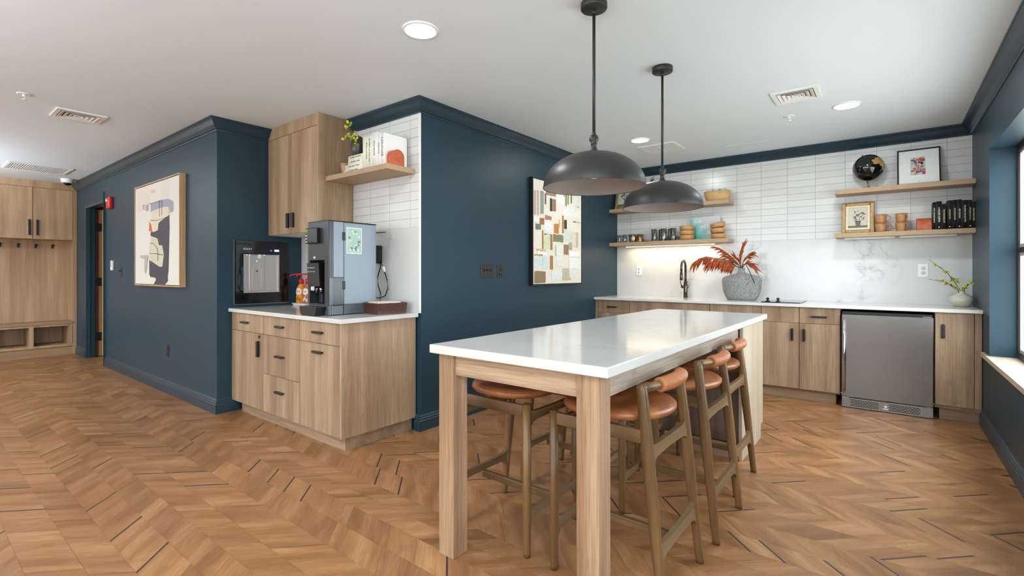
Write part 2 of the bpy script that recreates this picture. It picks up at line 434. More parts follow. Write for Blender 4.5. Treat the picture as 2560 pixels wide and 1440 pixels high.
# tile and slab facings
M_tk = tilemat('stacked_tile_kitchen', .429, 1.585, .2585, .0705)
M_tn = tilemat('stacked_tile_nook', -2.98, 1.585, .2585, .0705)
m = MB(); m.box(B, R, K, K + .0098, 1.585, CH); struct('tile_panel', m, M_tk, wk)
m = MB(); m.box(B, R, K - .004, K + .0098, KT, 1.5845); struct('slab_panel', m, M_marb, wk)
m = MB(); m.box(S, B - .008, T2, T2 + .0098, 1.585, CH); struct('tile_panel', m, M_tn, wn)
m = MB(); m.box(S, B - .008, T2 - .004, T2 + .0098, CT, 1.5845); struct('slab_panel', m, M_marb, wn)
m = MB(); m.box(B - .008, B + .001, T2 - .005, T2 + .0098, CT + .0005, CH - .09); struct('edge_trim', m, M_white, wn)
# right wall with windows
def wall_with_holes(name, axis, a0, a1, pos0, pos1, holes, m_):
    mb = MB(); cuts = sorted(holes); cur = a0
    def bx(u0, u1, z0, z1):
        if axis == 'Y': mb.box(pos0, pos1, u0, u1, z0, z1)
        else: mb.box(u0, u1, pos0, pos1, z0, z1)
    for (u0, u1, z0, z1) in cuts:
        bx(cur, u0, 0, CH); bx(u0, u1, 0, z0); bx(u0, u1, z1, CH); cur = u1
    bx(cur, a1, 0, CH)
    return struct(name, mb, m_, origin=(0, 0, 0))
wall_with_holes('wall_right', 'Y', REAR - .12, K + .01, R, R + .2, WIN_R, M_wall)
wall_with_holes('wall_rear', 'X', -10.4, R, REAR - .2, REAR, WIN_B, mat('warm_white_paint', (214, 210, 204), .7))
m = MB(); m.box(MUD - .62, MUD - .5, REAR - .12, W1 + .09, 0, CH); struct('wall_far_left', m, M_wall)
m = MB(); m.box(MUD - .5, MUD, REAR - .12, -.5, 0, CH); struct('wall_far_left_pier', m, mat('warm_white_paint', (214, 210, 204), .7))
M_frame = mat('bronze_window_frame', (52, 48, 48), .4); M_sash = mat('window_sash_grey', (176, 174, 170), .4)
M_sill = wood('sill_laminate', (206, 192, 172), (182, 166, 146), 'Y', contrast=.7)
wi = 1
for (y0, y1, z0, z1) in WIN_R:
    x = R + .145
    mb = MB(); mb.box(x, x + .05, y0, y0 + .035, z0, z1); mb.box(x, x + .05, y1 - .035, y1, z0, z1); mb.box(x, x + .05, y0 + .035, y1 - .035, z0, z0 + .05); mb.box(x, x + .05, y0 + .035, y1 - .035, z1 - .035, z1)
    win = struct('window_%d' % wi, mb, M_frame, origin=(x, (y0 + y1) / 2, z0)); wi += 1
    mb = MB(); n = 3; wd = (y1 - y0 - .07) / n
    for k in range(n):
        a = y0 + .035 + k * wd; b = a + wd
        for q0, q1 in ((z0 + .05, 1.375), (1.41, z1 - .035)):
            mb.box(x + .008, x + .04, a, a + .025, q0, q1); mb.box(x + .008, x + .04, b - .025, b, q0, q1)
            mb.box(x + .008, x + .04, a + .025, b - .025, q0, q0 + .025); mb.box(x + .008, x + .04, a + .025, b - .025, q1 - .025, q1)
    mb.build('sash', M_sash, win)
    mb = MB(); mb.box(x + .002, x + .045, y0 + .035, y1 - .035, 1.375, 1.41); mb.build('mid_rail', M_frame, win)
    mb = MB()
    for k in range(n):
        a = y0 + .035 + k * wd
        for q0, q1 in ((z0 + .075, 1.35), (1.435, z1 - .06)): mb.quad([(x + .02, a + .025, q0), (x + .02, a + wd - .025, q0), (x + .02, a + wd - .025, q1), (x + .02, a + .025, q1)])
    mb.build('pane', M_pane, win)
    e = .24 if wi == 2 else .05
    mb = MB(); mb.box(R - .022, x, y0, y1, z0 - .03, z0 + .003); mb.box(R - .022, R - .0005, y1, y1 + e, z0 - .03, z0 + .003); mb.build('sill_board', M_sill, win)
for (x0, x1, z0, z1) in WIN_B:
    y = REAR - .14
    mb = MB(); mb.box(x0, x0 + .04, y, y + .05, z0, z1); mb.box(x1 - .04, x1, y, y + .05, z0, z1); mb.box(x0 + .04, x1 - .04, y, y + .05, z0, z0 + .05); mb.box(x0 + .04, x1 - .04, y, y + .05, z1 - .04, z1)
    mb.box((x0 + x1) / 2 - .03, (x0 + x1) / 2 + .03, y, y + .05, z0 + .05, z1 - .04); mb.box(x0 + .04, (x0 + x1) / 2 - .03, y, y + .05, 1.4, 1.44); mb.box((x0 + x1) / 2 + .03, x1 - .04, y, y + .05, 1.4, 1.44)
    win = struct('window_%d' % wi, mb, M_frame, origin=((x0 + x1) / 2, y, z0)); wi += 1
    mb = MB(); mb.quad([(x0, y + .02, z0), (x1, y + .02, z0), (x1, y + .02, z1), (x0, y + .02, z1)]); mb.build('pane', M_pane, win)
# ---------------------------------------------------------------- crown moulding and baseboards
CR = [(0, CH - .1), (.007, CH - .1), (.009, CH - .092), (.02, CH - .086), (.040, CH - .062), (.06, CH - .03), (.072, CH - .016), (.078, CH - .014), (.078, CH - .0005), (0, CH - .0005)]
BS = [(0, 0), (.018, 0), (.018, .078), (.014, .084), (.014, .096), (.009, .103), (.009, .112), (.003, .12), (0, .13)]
def mould(name, prof, p0, p1, nrm, m0, m1, m_=None):
    """prof (out, z) swept p0->p1 with mitres: +1 outer corner (longer), -1 inner corner (shorter), 0 square"""
    p0, p1, n_ = Vector((*p0, 0)), Vector((*p1, 0)), Vector((*nrm, 0)); d = (p1 - p0).normalized()
    mb = MB(); ra, rb = [], []
    for u, z in prof:
        ra.append(p0 + n_ * u - d * (u * m0) + Vector((0, 0, z))); rb.append(p1 + n_ * u + d * (u * m1) + Vector((0, 0, z)))
    mb.loft([ra, rb], smooth=False)
    return struct(name, mb, m_ or M_trimb)
mould('trim_1', CR, (MUD, W1), (S, W1), (0, -1), 0, 1)
mould('trim_2', CR, (S, W1), (S, 2.19), (1, 0), 1, 0)
mould('trim_3', CR, (-3.74, T2), (B, T2), (0, -1), 0, 1)
mould('trim_4', CR, (B, T2), (B, K), (1, 0), 1, -1)
mould('trim_5', CR, (B, K), (R, K), (0, -1), -1, -1)
mould('trim_6', CR, (R, K), (R, REAR), (-1, 0), -1, -1)
mould('baseboard_left', BS, (DX1 + .05, W1), (S, W1), (0, -1), 0, 1)
mould('baseboard_left_far', BS, (MUD, W1), (DX0 - .03, W1), (0, -1), 0, 0)
mould('baseboard_nook', BS, (S, W1), (S, 1.93), (1, 0), 1, 0)
mould('baseboard_center', BS, (B, T2 - .0), (B, 5.41), (1, 0), 1, 0)
mould('baseboard_nook_end', BS, (B - .05, T2 - .0), (B, T2), (0, -1), 0, 1)
mould('baseboard_right', BS, (R, 5.41), (R, REAR), (-1, 0), 0, -1)
# ---------------------------------------------------------------- hall beyond the door
m = MB(); m.box(DX0 - .9, DX1 + .5, 3.6, 3.7, 0, CH); m.box(DX1 + .4, DX1 + .5, W1 + .0901, 3.6, 0, CH); m.box(DX0 - 1.0, DX0 - .9, W1 + .0901, 3.7, 0, CH)
struct('wall_hall', m, mat('hall_paint', (60, 52, 46), .7))
m = MB(); m.box(DX0 - .9, DX1 + .4, W1 + .001, 3.6, -.05, -.002); struct('floor_hall', m, mat('hall_tile', (120, 116, 110), .5))
m = MB(); m.box(DX0 - .035, DX0 + .012, W1 - .012, W1 + .0899, 0, DZ - .012); m.box(DX1 - .012, DX1 + .05, W1 - .012, W1 + .0899, 0, DZ + .03)
m.box(DX0 - .035, DX1 - .012, W1 - .012, W1 + .0899, DZ - .012, DZ + .03); m.box(DX0 + .012, DX0 + .024, W1 + .02, W1 + .035, 0, DZ - .02)
door = struct('door_1', m, M_trimb, origin=(DX0, W1, 0))
m = MB(); m.box(DX1 + .035, DX1 + .047, W1 - .024, W1 - .0125, 0, 2.3); m.build('corner_guard', M_trimb, door)
M_dbrown = wood('door_edge_brown', (84, 50, 34), (60, 34, 24), 'Z'); M_dochre = wood('door_ochre', (168, 126, 72), (140, 100, 56), 'Z'); M_dcream = mat('door_edge_cream', (226, 190, 146), .5)
m = MB(); m.mi = 0; m.box(DX0 - .85, DX0 - .002, 1.845, 1.888, .01, 2.155); m.mi = 1; m.box(DX0 - .85, DX0 - .002, 1.8885, 1.925, .01, 2.155); m.mi = 2; m.box(DX0 - .85, DX0 - .002, 1.9255, 1.945, .01, 2.155)
leaf = m.build('door_leaf', [M_dbrown, M_dochre, M_dcream], door)
for z0, z1 in ((1.838, 1.955), (1.036, 1.159), (.235, .358)):
    m = MB(); m.box(DX0 - .0018, DX0 + .006, 1.85, 1.915, z0, z1); m.build('hinge', M_black, leaf)
# ================================================================ MUDROOM BUILT-IN (far left)
X = MUD
mu = thing('mudroom_bench_unit', 'tall wooden mudroom unit with open bench cubbies and panelled back', 'built-in bench', (X, .6, 0))
YL, YR = -.5, W1
m = MB(); m.box(X - .5, X, YR - .045, YR - .002, 0, CH - .001); m.build('side_panel', M_mud, mu)
m = MB(); m.box(X - .34, X - .3, YL, YR - .0455, .505, 1.72); m.build('back_panel', M_mud, mu)
m = MB(); m.box(X - .3, X + .012, YL, YR - .0455, .465, .505, .003); m.build('bench_seat', M_mudh, mu)
m = MB(); m.box(X - .5, X, YL, YR - .0455, .13, .16); m.box(X - .02, X, YL, YR - .0455, .435, .4645)
for yy in (YR - .0955, 1.235, .76, .285, -.19): m.box(X - .5, X, yy, yy + .045, .16, .435)
m.box(X - .5, X - .48, YL, YR - .05, .16, .46); m.build('cubby_frame', M_mud, mu)
m = MB(); m.box(X - .45, X - .012, YL, YR - .0455, 0, .13); m.build('plinth', M_mudh, mu)
uc = thing('wall_cabinet', 'tall row of wooden cupboards above the coat hooks, black handles', 'cabinet', (X, .6, 1.72))
m = MB(); m.box(X - .5, X - .02, YL, YR - .0455, 1.72, 2.47); m.box(X - .5, X - .004, YL, YR - .0455, 2.4705, CH - .001); m.build('body', M_mud, uc)
for y0 in (1.2725, .795, .3175, -.16):
    y1 = y0 + .4745
    if y0 > 1.2: y1 = YR - .046
    m = MB(); m.box(X - .0195, X, y0 + .002, y1 - .002, 1.722, 2.466, .002); dd = m.build('door', M_mud, uc)
    hy = y0 + .045 if (round((1.2725 - y0) / .4775) % 2 == 0) else y1 - .035
    m = MB(); m.box(X + .0005, X + .022, hy - .012, hy + .012, 1.775, 2.0, .003); m.build('handle', M_black, dd)
for i, (hy, lab) in enumerate([(.97, 'leftmost at the edge of the picture'), (1.156, 'second from the left'), (1.34, 'third from the left'), (1.524, 'nearest the right side panel')]):
    h = thing('coat_hook', 'small black coat hook on the wooden back panel, ' + lab, 'hook', (X - .3, hy, 1.62), 'coat hooks above the bench')
    m = MB(); m.box(X - .2995, X - .292, hy - .014, hy + .014, 1.6, 1.66, .004); m.build('backplate', M_black, h)
    m = MB(); m.tube([(X - .295, hy, 1.645), (X - .27, hy, 1.643), (X - .258, hy, 1.655)], .007, 8); m.lathe([(0, 0), (.014, .001), (.014, .008), (0, .009)], (X - .262, hy, 1.65), 12, 'X'); m.build('peg', M_black, h)
# ---------------------------------------------------------------- things on the left wall
def framed(name, label, cat): pass
M_oakf = wood('oak_picture_frame', (208, 172, 130), (180, 142, 102), 'Z')
p = thing('abstract_painting', 'large abstract canvas of charcoal and cream shapes in a light oak frame', 'painting', (-6.03, W1, 1.09))
x0, x1, z0, z1, yf = -6.715, -5.335, 1.09, 2.185, W1 - .055
m = MB(); t_ = .012
for a in ((x0, x0 + t_, z0, z1), (x1 - t_, x1, z0, z1), (x0 + t_, x1 - t_, z0, z0 + t_), (x0 + t_, x1 - t_, z1 - t_, z1)): m.box(a[0], a[1], yf, W1 - .002, a[2], a[3])
m.build('frame', M_oakf, p)
ART1 = [[[[-6.656, 2.151], [-6.217, 2.148], [-6.203, 1.904], [-6.64, 1.901]], [226, 212, 200]], [[[-6.183, 2.108], [-6.08, 2.111], [-6.026, 2.069], [-6.175, 2.066]], [226, 186, 160]], [[[-5.87, 2.168], [-5.646, 2.163], [-5.646, 1.987], [-5.857, 1.995]], [222, 214, 203]], [[[-6.183, 1.962], [-5.87, 1.974], [-5.646, 1.966], [-5.504, 1.923], [-5.504, 1.831], [-5.598, 1.821], [-5.646, 1.885], [-5.819, 1.895], [-6.08, 1.885], [-6.183, 1.871]], [158, 158, 170]], [[[-6.445, 1.971], [-6.387, 1.971], [-6.387, 1.914], [-6.431, 1.923]], [160, 160, 168]], [[[-6.338, 1.962], [-6.245, 1.961], [-6.245, 1.889], [-6.338, 1.896]], [160, 160, 168]], [[[-6.134, 1.88], [-5.819, 1.892], [-5.646, 1.881], [-5.622, 1.789], [-5.819, 1.768], [-5.934, 1.74], [-5.96, 1.671], [-6.08, 1.658], [-6.161, 1.782]], [222, 208, 185]], [[[-6.175, 1.614], [-5.96, 1.577], [-5.819, 1.506], [-5.774, 1.409], [-5.819, 1.292], [-5.896, 1.29], [-6.08, 1.334], [-6.231, 1.368], [-6.217, 1.474]], [208, 200, 178]], [[[-5.819, 1.768], [-5.622, 1.802], [-5.617, 1.669], [-5.646, 1.243], [-5.67, 1.192], [-5.658, 1.149], [-5.744, 1.106], [-6.08, 1.105], [-6.013, 1.154], [-6.026, 1.177], [-6.189, 1.185], [-6.222, 1.217], [-6.222, 1.364], [-6.08, 1.334], [-5.896, 1.288], [-5.819, 1.292], [-5.774, 1.409], [-5.819, 1.506], [-5.921, 1.514], [-5.96, 1.582], [-6.175, 1.619], [-6.183, 1.66], [-6.053, 1.658], [-5.947, 1.67], [-5.934, 1.74]], [60, 57, 65]], [[[-6.217, 1.777], [-6.167, 1.737], [-6.139, 1.681], [-6.12, 1.66], [-6.231, 1.672]], [205, 105, 50]], [[[-6.534, 1.421], [-6.259, 1.42], [-6.259, 1.392], [-6.287, 1.337], [-6.315, 1.245], [-6.344, 1.212], [-6.387, 1.254], [-6.373, 1.376], [-6.519, 1.397]], [178, 175, 172]], [[[-6.175, 1.789], [-6.0, 1.773], [-5.819, 1.78], [-5.695, 1.787], [-5.695, 1.784], [-5.819, 1.776], [-6.0, 1.768], [-6.175, 1.783]], [70, 68, 66]], [[[-6.231, 1.439], [-6.0, 1.429], [-5.781, 1.41], [-5.781, 1.404], [-6.0, 1.422], [-6.231, 1.435]], [60, 60, 60]], [[[-6.194, 1.541], [-6.107, 1.545], [-6.0, 1.508], [-5.942, 1.457], [-5.94, 1.35], [-5.955, 1.35], [-5.958, 1.457], [-6.01, 1.504], [-6.107, 1.539], [-6.194, 1.536]], [90, 88, 84]], [[[-5.916, 1.969], [-5.906, 1.969], [-5.896, 1.809], [-5.906, 1.809]], [120, 120, 120]], [[[-5.839, 1.967], [-5.829, 1.966], [-5.824, 1.812], [-5.834, 1.813]], [120, 120, 120]], [[[-6.217, 1.965], [-5.819, 1.961], [-5.819, 1.957], [-6.217, 1.96]], [90, 90, 95]]]
cols = sorted({tuple(c) for _, c in ART1}); M_canvas = flat((226, 221, 213))
m = MB(); m.box(x0 + t_ + .006, x1 - t_ - .006, yf + .006, W1 - .004, z0 + t_ + .006, z1 - t_ - .006)
for i, (pl, c) in enumerate(ART1):
    m.mi = 1 + cols.index(tuple(c)); yy = yf + .0056 - i * .00025
    pp = [m.bm.verts.new((min(max(a, x0 + .02), x1 - .02), yy, min(max(b, z0 + .02), z1 - .02))) for a, b in pl]
    f = m.bm.faces.new(pp); f.material_index = m.mi
m.build('canvas', [M_canvas] + [flat(c) for c in cols], p, recalc=False)
# fire alarm strobe
a = thing('fire_alarm', 'red fire alarm strobe with round white lens on blue wall', 'alarm', (-7.87, W1, 2.06))
m = MB(); m.box(-7.95, -7.79, W1 - .045, W1 - .001, 2.05, 2.2, .012); m.build('housing', flat((205, 22, 40), .35), a)
m = MB(); m.lathe([(0, -.012), (.02, -.011), (.036, -.004), (.038, .004)], (-7.905, W1 - .047, 2.155), 20, 'Y'); m.build('lens', M_chrome, a)
text('lettering', 'FIRE', .03, M_white, a, (-7.83, W1 - .0456, 2.12), spin=-PI / 2)
tt = thing('thermostat', 'white slim thermostat on the blue wall beside the doorway', 'thermostat', (-7.8, W1, 1.27))
m = MB(); m.box(-7.845, -7.765, W1 - .022, W1 - .001, 1.26, 1.385, .006); m.build('housing', M_whitepl, tt)
m = MB(); m.box(-7.838, -7.772, W1 - .0225, W1 - .0221, 1.3, 1.375); m.build('face', flat((214, 216, 226), .2), tt)
def plate_xz(o, x, z, w_, h_, y, m_): 
    mb = MB(); mb.box(x - w_ / 2, x + w_ / 2, y - .006, y - .0003, z - h_ / 2, z + h_ / 2, .002); return mb.build('cover_plate', m_, o)
M_brz = mat('dark_bronze_plate', (46, 42, 42), .35)
s_ = thing('light_switch', 'single dark bronze light switch between thermostat and abstract painting', 'switch', (-7.46, W1, 1.18)); plate_xz(s_, -7.46, 1.24, .075, .125, W1, M_brz)
m = MB(); m.box(-7.465, -7.455, W1 - .022, W1 - .0062, 1.245, 1.262, .002); m.build('toggle', M_black, s_)
def outlet_xz(name, label, x, z, y, mp_, mf):
    o = thing(name, label, 'outlet', (x, y, z - .06)); plate_xz(o, x, z, .075, .125, y, mp_)
    for dz in (-.022, .022):
        mb = MB(); mb.lathe([(0, -.0028), (.0165, -.0026), (.017, 0)], (x, y - .0062, z + dz), 20, 'Y'); sk = mb.build('socket', mf, o)
        mb = MB()
        for dx in (-.006, .006): mb.box(x + dx - .001, x + dx + .001, y - .0096, y - .0092, z + dz + .001, z + dz + .009)
        mb.lathe([(0, -.0006), (.002, -.0005), (.002, 0)], (x, y - .0091, z + dz - .006), 8, 'Y'); mb.build('slot', M_dark, sk)
    return o
outlet_xz('wall_outlet', 'low dark outlet near the floor on the left blue wall', -5.83, .43, W1, M_brz, M_black)
# dome camera
d_ = thing('security_camera', 'small white dome camera on the ceiling beside the wooden unit', 'camera', (-9.3, 1.6, CH - .06))
m = MB(); m.lathe([(.075, 0), (.075, -.018), (.068, -.05), (.05, -.06), (.045, -.058)], (-9.25, 1.56, CH - .0005), 28); m.build('housing', M_white, d_)
m = MB(); m.lathe([(.045, 0), (.040, -.018), (.025, -.032), (0, -.038)], (-9.25, 1.56, CH - .0585), 24); m.build('dome', M_blackgl, d_)
# ================================================================ WATER DISPENSER in the nook wall (X = S)
wd = thing('bottle_filler', 'black recessed bottle filling station with lit steel alcove', 'water dispenser', (S, 2.13, .945))
m = MB()
y0, y1, z0, z1 = 1.888, 2.378, .945, 1.522; a0, a1, b0, b1 = 1.965, 2.290, 1.052, 1.398; xf = S + .018
for q in ((y0, a0, z0, z1), (a1, y1, z0, z1), (a0, a1, z0, b0), (a0, a1, b1, z1)): m.box(S + .0005, xf, q[0], q[1], q[2], q[3])
m.build('front_panel', M_blackgl, wd)
m = MB(); m.box(S + .0005, xf + .001, y0 - .007, y0 - .0005, z0, z1); m.box(S + .0005, xf, y0, y1, z0 - .004, z0 - .0003); m.build('bezel', M_steel, wd)
m = MB(); D = S + .003
m.quad([(D, a0, b0), (D, a1, b0), (D, a1, b1), (D, a0, b1)])
m.box(D, xf + .002, a0 - .0, a0 + .02, b0, b1); m.box(D, xf + .002, a1 - .012, a1, b0, b1); m.box(D, xf + .006, a0, a1, b0 - .006, b0 + .008)
m.box(D, D + .008, a0 + .05, a0 + .19, b0 + .008, b1 - .002, .003)
m.build('alcove', mat('alcove_steel', (196, 190, 186), .35, metal=.7), wd)
yc = a0 + .12
def outline(pts, r, name, m_, par):
    mb = MB(); mb.tube(pts, r, 6, up=(1, 0, 0)); return mb.build(name, m_, par)
xo = D + .0095
bp_ = [(xo, yc - .022, 1.31), (xo, yc - .022, 1.285), (xo, yc - .04, 1.262), (xo, yc - .04, 1.095), (xo, yc + .04, 1.095), (xo, yc + .04, 1.262), (xo, yc + .022, 1.285), (xo, yc + .022, 1.31)]
outline(bp_, .0014, 'bottle_outline', M_white, wd)
m = MB(); m.lathe([(0, 0), (.007, .001), (.007, .003), (0, .004)], (xo, yc, 1.245), 12, 'X'); m.build('sensor', M_black, wd)
m = MB(); m.lathe([(0, 0), (.006, .002), (.0085, .009), (.005, .018), (0, .03)], (xo, yc, 1.325), 10); m.build('drop_mark', M_white, wd)
m = MB(); m.box(D + .001, xf, yc + .01, yc + .035, b1 - .035, b1 - .001); m.build('nozzle', M_white, wd)
M_blue = emis('blue_led', (150, 150, 255), 5)
for yy in (a0 + .03, a0 + .055, a0 + .185):
    m = MB(); m.sphere((D + .012, yy, b1 - .006), .004, 8, 6); m.build('indicator_light', M_blue, wd)
text('lettering', 'ELKAY', .022, M_white, wd, (xf + .0006, a0 + .032, 1.445), (PI / 2, 0, PI / 2), shear=.3, sx=1.2)
m = MB(); m.box(xf + .0003, xf + .001, 2.243, 2.288, 1.428, 1.448); m.build('display', emis('lcd_white', (214, 226, 250), 1.2), wd)
m = MB(); m.box(xf + .0003, xf + .001, 2.203, 2.222, 1.43, 1.443); m.build('filter_light', emis('lcd_blue', (110, 100, 220), 1.2), wd)
# ================================================================ COFFEE CABINET
def handle_h(x, y, z, L=.125, par=None, m_=M_black):     # tab pull on a front facing -Y
    mb = MB(); mb.box(x - L / 2, x + L / 2, y - .022, y - .0005, z - .004, z + .004, .002); mb.box(x - L / 2, x + L / 2, y - .0225, y - .017, z - .012, z + .0038, .002)
    return mb.build('handle', m_, par)
def handle_v(x, y, z0, z1, par=None, m_=M_black, w_=.011):
    mb = MB(); mb.box(x - w_, x + w_, y - .024, y - .0005, z0, z1, .0045); return mb.build('handle', m_, par)
YF = 1.872; XR = B - .045
cc = thing('coffee_cabinet', 'light wood base cabinet with drawers under the coffee machine counter', 'cabinet', (-3.76, 2.2, 0))
m = MB(); m.box(S + .002, XR - .0205, YF + .021, T2 - .005, .1, CT - .032); m.build('body', M_cab, cc)
m = MB(); m.box(XR - .02, XR, YF, T2 - .005, .1, CT - .032); m.build('side_panel', wood('side_panel_walnut', (186, 158, 132), (154, 126, 102), 'Z', contrast=1.25, ring=.5), cc)
m = MB(); m.box(S + .08, XR - .04, YF + .055, T2 - .01, 0, .0995); m.build('plinth', M_cabx, cc)
cols_ = [(S + .003, -4.03), (-4.027, -3.46), (-3.457, XR - .0215)]
def front(par, name, x0, x1, z0, z1, y=None, m_=None):
    y = YF if y is None else y
    mb = MB(); mb.box(x0 + .0015, x1 - .0015, y, y + .0195, z0 + .0015, z1 - .0015, .0015, 1); return mb.build(name, m_ or M_cab, par)
ZT = CT - .036
for i, (x0, x1) in enumerate(cols_):
    d = front(cc, 'drawer', x0, x1, .726, ZT); handle_h((x0 + x1) / 2 + (-.02 if i == 0 else 0), YF, .808, par=d)
d = front(cc, 'door', *cols_[0], .1, .726); handle_v(cols_[0][1] - .07, YF, .535, .665, d, w_=.012)
m = MB(); m.lathe([(0, -.007), (.011, -.006), (.013, 0)], (cols_[0][1] - .062, YF - .0003, .7), 16, 'Y'); m.build('lock', M_black, d)
d = front(cc, 'drawer', *cols_[1], .409, .726); handle_h(sum(cols_[1]) / 2, YF, .575, par=d)
d = front(cc, 'drawer', *cols_[1], .1, .409); handle_h(sum(cols_[1]) / 2, YF, .295, par=d)
d = front(cc, 'door', *cols_[2], .1, .726); handle_h(sum(cols_[2]) / 2, YF, .668, par=d)
m = MB(); m.box(S + .001, B - .012, 1.843, T2 - .005, CT - .031, CT, .003); tag(m.build('coffee_countertop', M_quartz), 'white quartz countertop of the coffee nook, under the machine', 'countertop')
# upper cabinet
XU, YU = -3.745, 2.19
u = thing('upper_cabinet', 'two-door light wood wall cabinet beside white tiles, above the coffee counter', 'cabinet', (-4.18, 2.36, 1.575))
ML = M_cab
m = MB(); m.box(S + .002, XU - .0185, YU + .021, T2 - .002, 1.577, CH - .0015)
m.build('body', mat('cabinet_underside', (226, 224, 220), .6), u)
m = MB(); m.prism([(YU, 1.575), (T2 - .001, 1.575), (T2 - .001, CH - .1), (T2 - .012, CH - .065), (T2 - .035, CH - .035), (T2 - .075, CH - .001), (YU, CH - .001)], 'X', XU - .018, XU); m.build('side_panel', ML, u)
m = MB(); m.box(S + .08, XU - .0185, YU, YU + .02, 2.4665, CH - .0015); m.prism([(S + .0805, CH - .0015), (S + .05, CH - .02), (S + .02, CH - .06), (S + .009, CH - .102), (S + .0805, CH - .102)], 'Y', YU, YU + .02)
m.build('top_filler', ML, u)
for x0, x1, hx in ((S + .009, -4.187, -4.23), (-4.184, XU - .019, -4.145)):
    d = front(u, 'door', x0, x1, 1.576, 2.465, YU); handle_v(hx, YU, 1.63, 1.76, d, w_=.014)
# floating shelf in nook
def shelf(label, x0, x1, y0, y1, z0, z1, name='floating_shelf'):
    mb = MB(); mb.box(x0, x1, y0, y1, z0, z1, .0015, 1); return tag(mb.build(name, M_shelf), label, 'shelf')
shelf('thick wooden floating shelf on white tiles beside the upper cabinet', XU + .0005, -2.923, 2.254, T2 - .0005, 2.0, 2.04)
SZ = 2.0405
# items on nook shelf
def cup(name, label, cat, c, prof, m_, group=None, n=28):
    mb = MB(); mb.lathe(prof, c, n, cap=False); return tag(mb.build(name, m_, origin=c), label, cat, group)
M_terra = mat('terracotta_glaze', (176, 128, 100), .35, noise=.08)
cup('tumbler', 'small terracotta tumbler at the left end of the nook shelf', 'cup', (-3.60, 2.36, SZ), [(0, .001), (.034, 0), (.036, .002), (.048, .1), (.0475, .102), (.044, .1), (.033, .008), (0, .006)], M_terra)
M_page = mat('book_pages', (236, 232, 218), .8); M_cream = mat('cream_cover', (234, 231, 214), .6); M_cream2 = mat('pale_cover', (240, 240, 236), .5); M_ink = mat('grey_ink', (110, 112, 104), .7)
def book(name, label, x0, x1, y0, y1, z0, z1, mc, group, spine='F', cat='book', M=None):
    """spine F: spine faces -Y. Upright or flat depending on which dimension is thin"""
    o = thing(name, label, cat, ((x0 + x1) / 2, (y0 + y1) / 2, z0), group); t = .003
    mb = MB(); dx, dz = x1 - x0, z1 - z0
    if dx < dz:
        mb.box(x0, x0 + t, y0, y1, z0, z1); mb.box(x1 - t, x1, y0, y1, z0, z1)
        mb.tube([((x0 + x1) / 2, y0 + .003, z0), ((x0 + x1) / 2, y0 + .003, z1)], [((dx / 2 - .0001), .006)] * 2, 14, up=(0, 1, 0))
        ob = mb.build('cover', mc, o); mb = MB(); mb.box(x0 + t, x1 - t, y0 + .006, y1 - .004, z0 + .004, z1 - .004)
    else:
        mb.box(x0, x1, y0, y1, z0, z0 + t); mb.box(x0, x1, y0, y1, z1 - t, z1)
        mb.tube([(x0, y0 + .003, (z0 + z1) / 2), (x1, y0 + .003, (z0 + z1) / 2)], [(.006, dz / 2 - .0001)] * 2, 14, up=(0, 0, 1))
        ob = mb.build('cover', mc, o); mb = MB(); mb.box(x0 + .004, x1 - .004, y0 + .006, y1 - .004, z0 + t, z1 - t)
    mb.build('pages', M_page, o); return o, ob
zz = SZ
for i, (x0, x1, h, mc, tx, lab) in enumerate([(-3.53, -3.27, .03, M_cream, 'COTTAGE LIVING', 'bottom of the pile'), (-3.515, -3.27, .035, M_cream, 'OUR GREAT HOUSE', 'second from the bottom of the pile'), (-3.475, -3.27, .035, M_cream, 'GIN AND I, RAIN', 'third from the bottom of the pile'), (-3.47, -3.268, .034, M_cream, 'IN TIME, WE DREAM', 'topmost of the pile under the dark vase')]):
    o, _ = book('flat_book', 'cream book lying flat on the nook shelf, ' + lab, x0, x1, 2.295, 2.44, zz, zz + h - .001, mc, 'cream books lying flat on the nook shelf')
    text('spine_title', tx, .016, M_ink, o, ((x0 + x1) / 2, 2.2912, zz + h / 2)); zz += h
ZB = zz
# dark vase with yellow sprig
M_dkcer = mat('dark_ribbed_ceramic', (58, 56, 50), .32)
v = thing('small_vase', 'dark ribbed vase with yellow-green sprig on the flat cream books', 'vase', (-3.415, 2.345, ZB))
m = MB(); m.lathe([(0, 0), (.032, 0), (.04, .012), (.055, .06), (.056, .10), (.046, .145), (.034, .16), (.031, .158), (.042, .14), (.05, .1), (.03, .01), (0, .008)], (-3.415, 2.345, ZB), 36, cap=False); m.build('body', M_dkcer, v)
M_twig = mat('twig_bark', (74, 56, 40), .8); M_bud = mat('yellow_green_blossom', (206, 205, 50), .6, noise=.15); M_bud2 = mat('lime_leaf', (150, 170, 60), .6, noise=.15)
def sprig(par, paths, buds, r=.0028, size=.013, name='branch'):
    rr = random.Random(5)
    for pth in paths:
        mb = MB(); mb.tube(pth, [r * (1 - .55 * i / (len(pth) - 1)) for i in range(len(pth))], 6); mb.build(name, M_twig, par)
    mb = MB()
    for (x, y, z, s_) in buds:
        for k in range(6):
            d_ = Vector((rr.uniform(-1, 1), rr.uniform(-1, 1), rr.uniform(-.8, 1))).normalized(); L = size * s_ * rr.uniform(.8, 1.4)
            sd = d_.cross(Vector((rr.uniform(-1, 1), rr.uniform(-1, 1), .3))).normalized() * L * .38; nn = sd.cross(d_).normalized() * L * .1
            p = Vector((x, y, z)); mb.mi = 0 if rr.random() < .65 else 1
            q = [p, p + d_ * L * .5 + sd + nn, p + d_ * L, p + d_ * L * .5 - sd + nn]
            mb.quad(q, True)
    mb.build('blossoms', [M_bud, M_bud2], par, recalc=False)
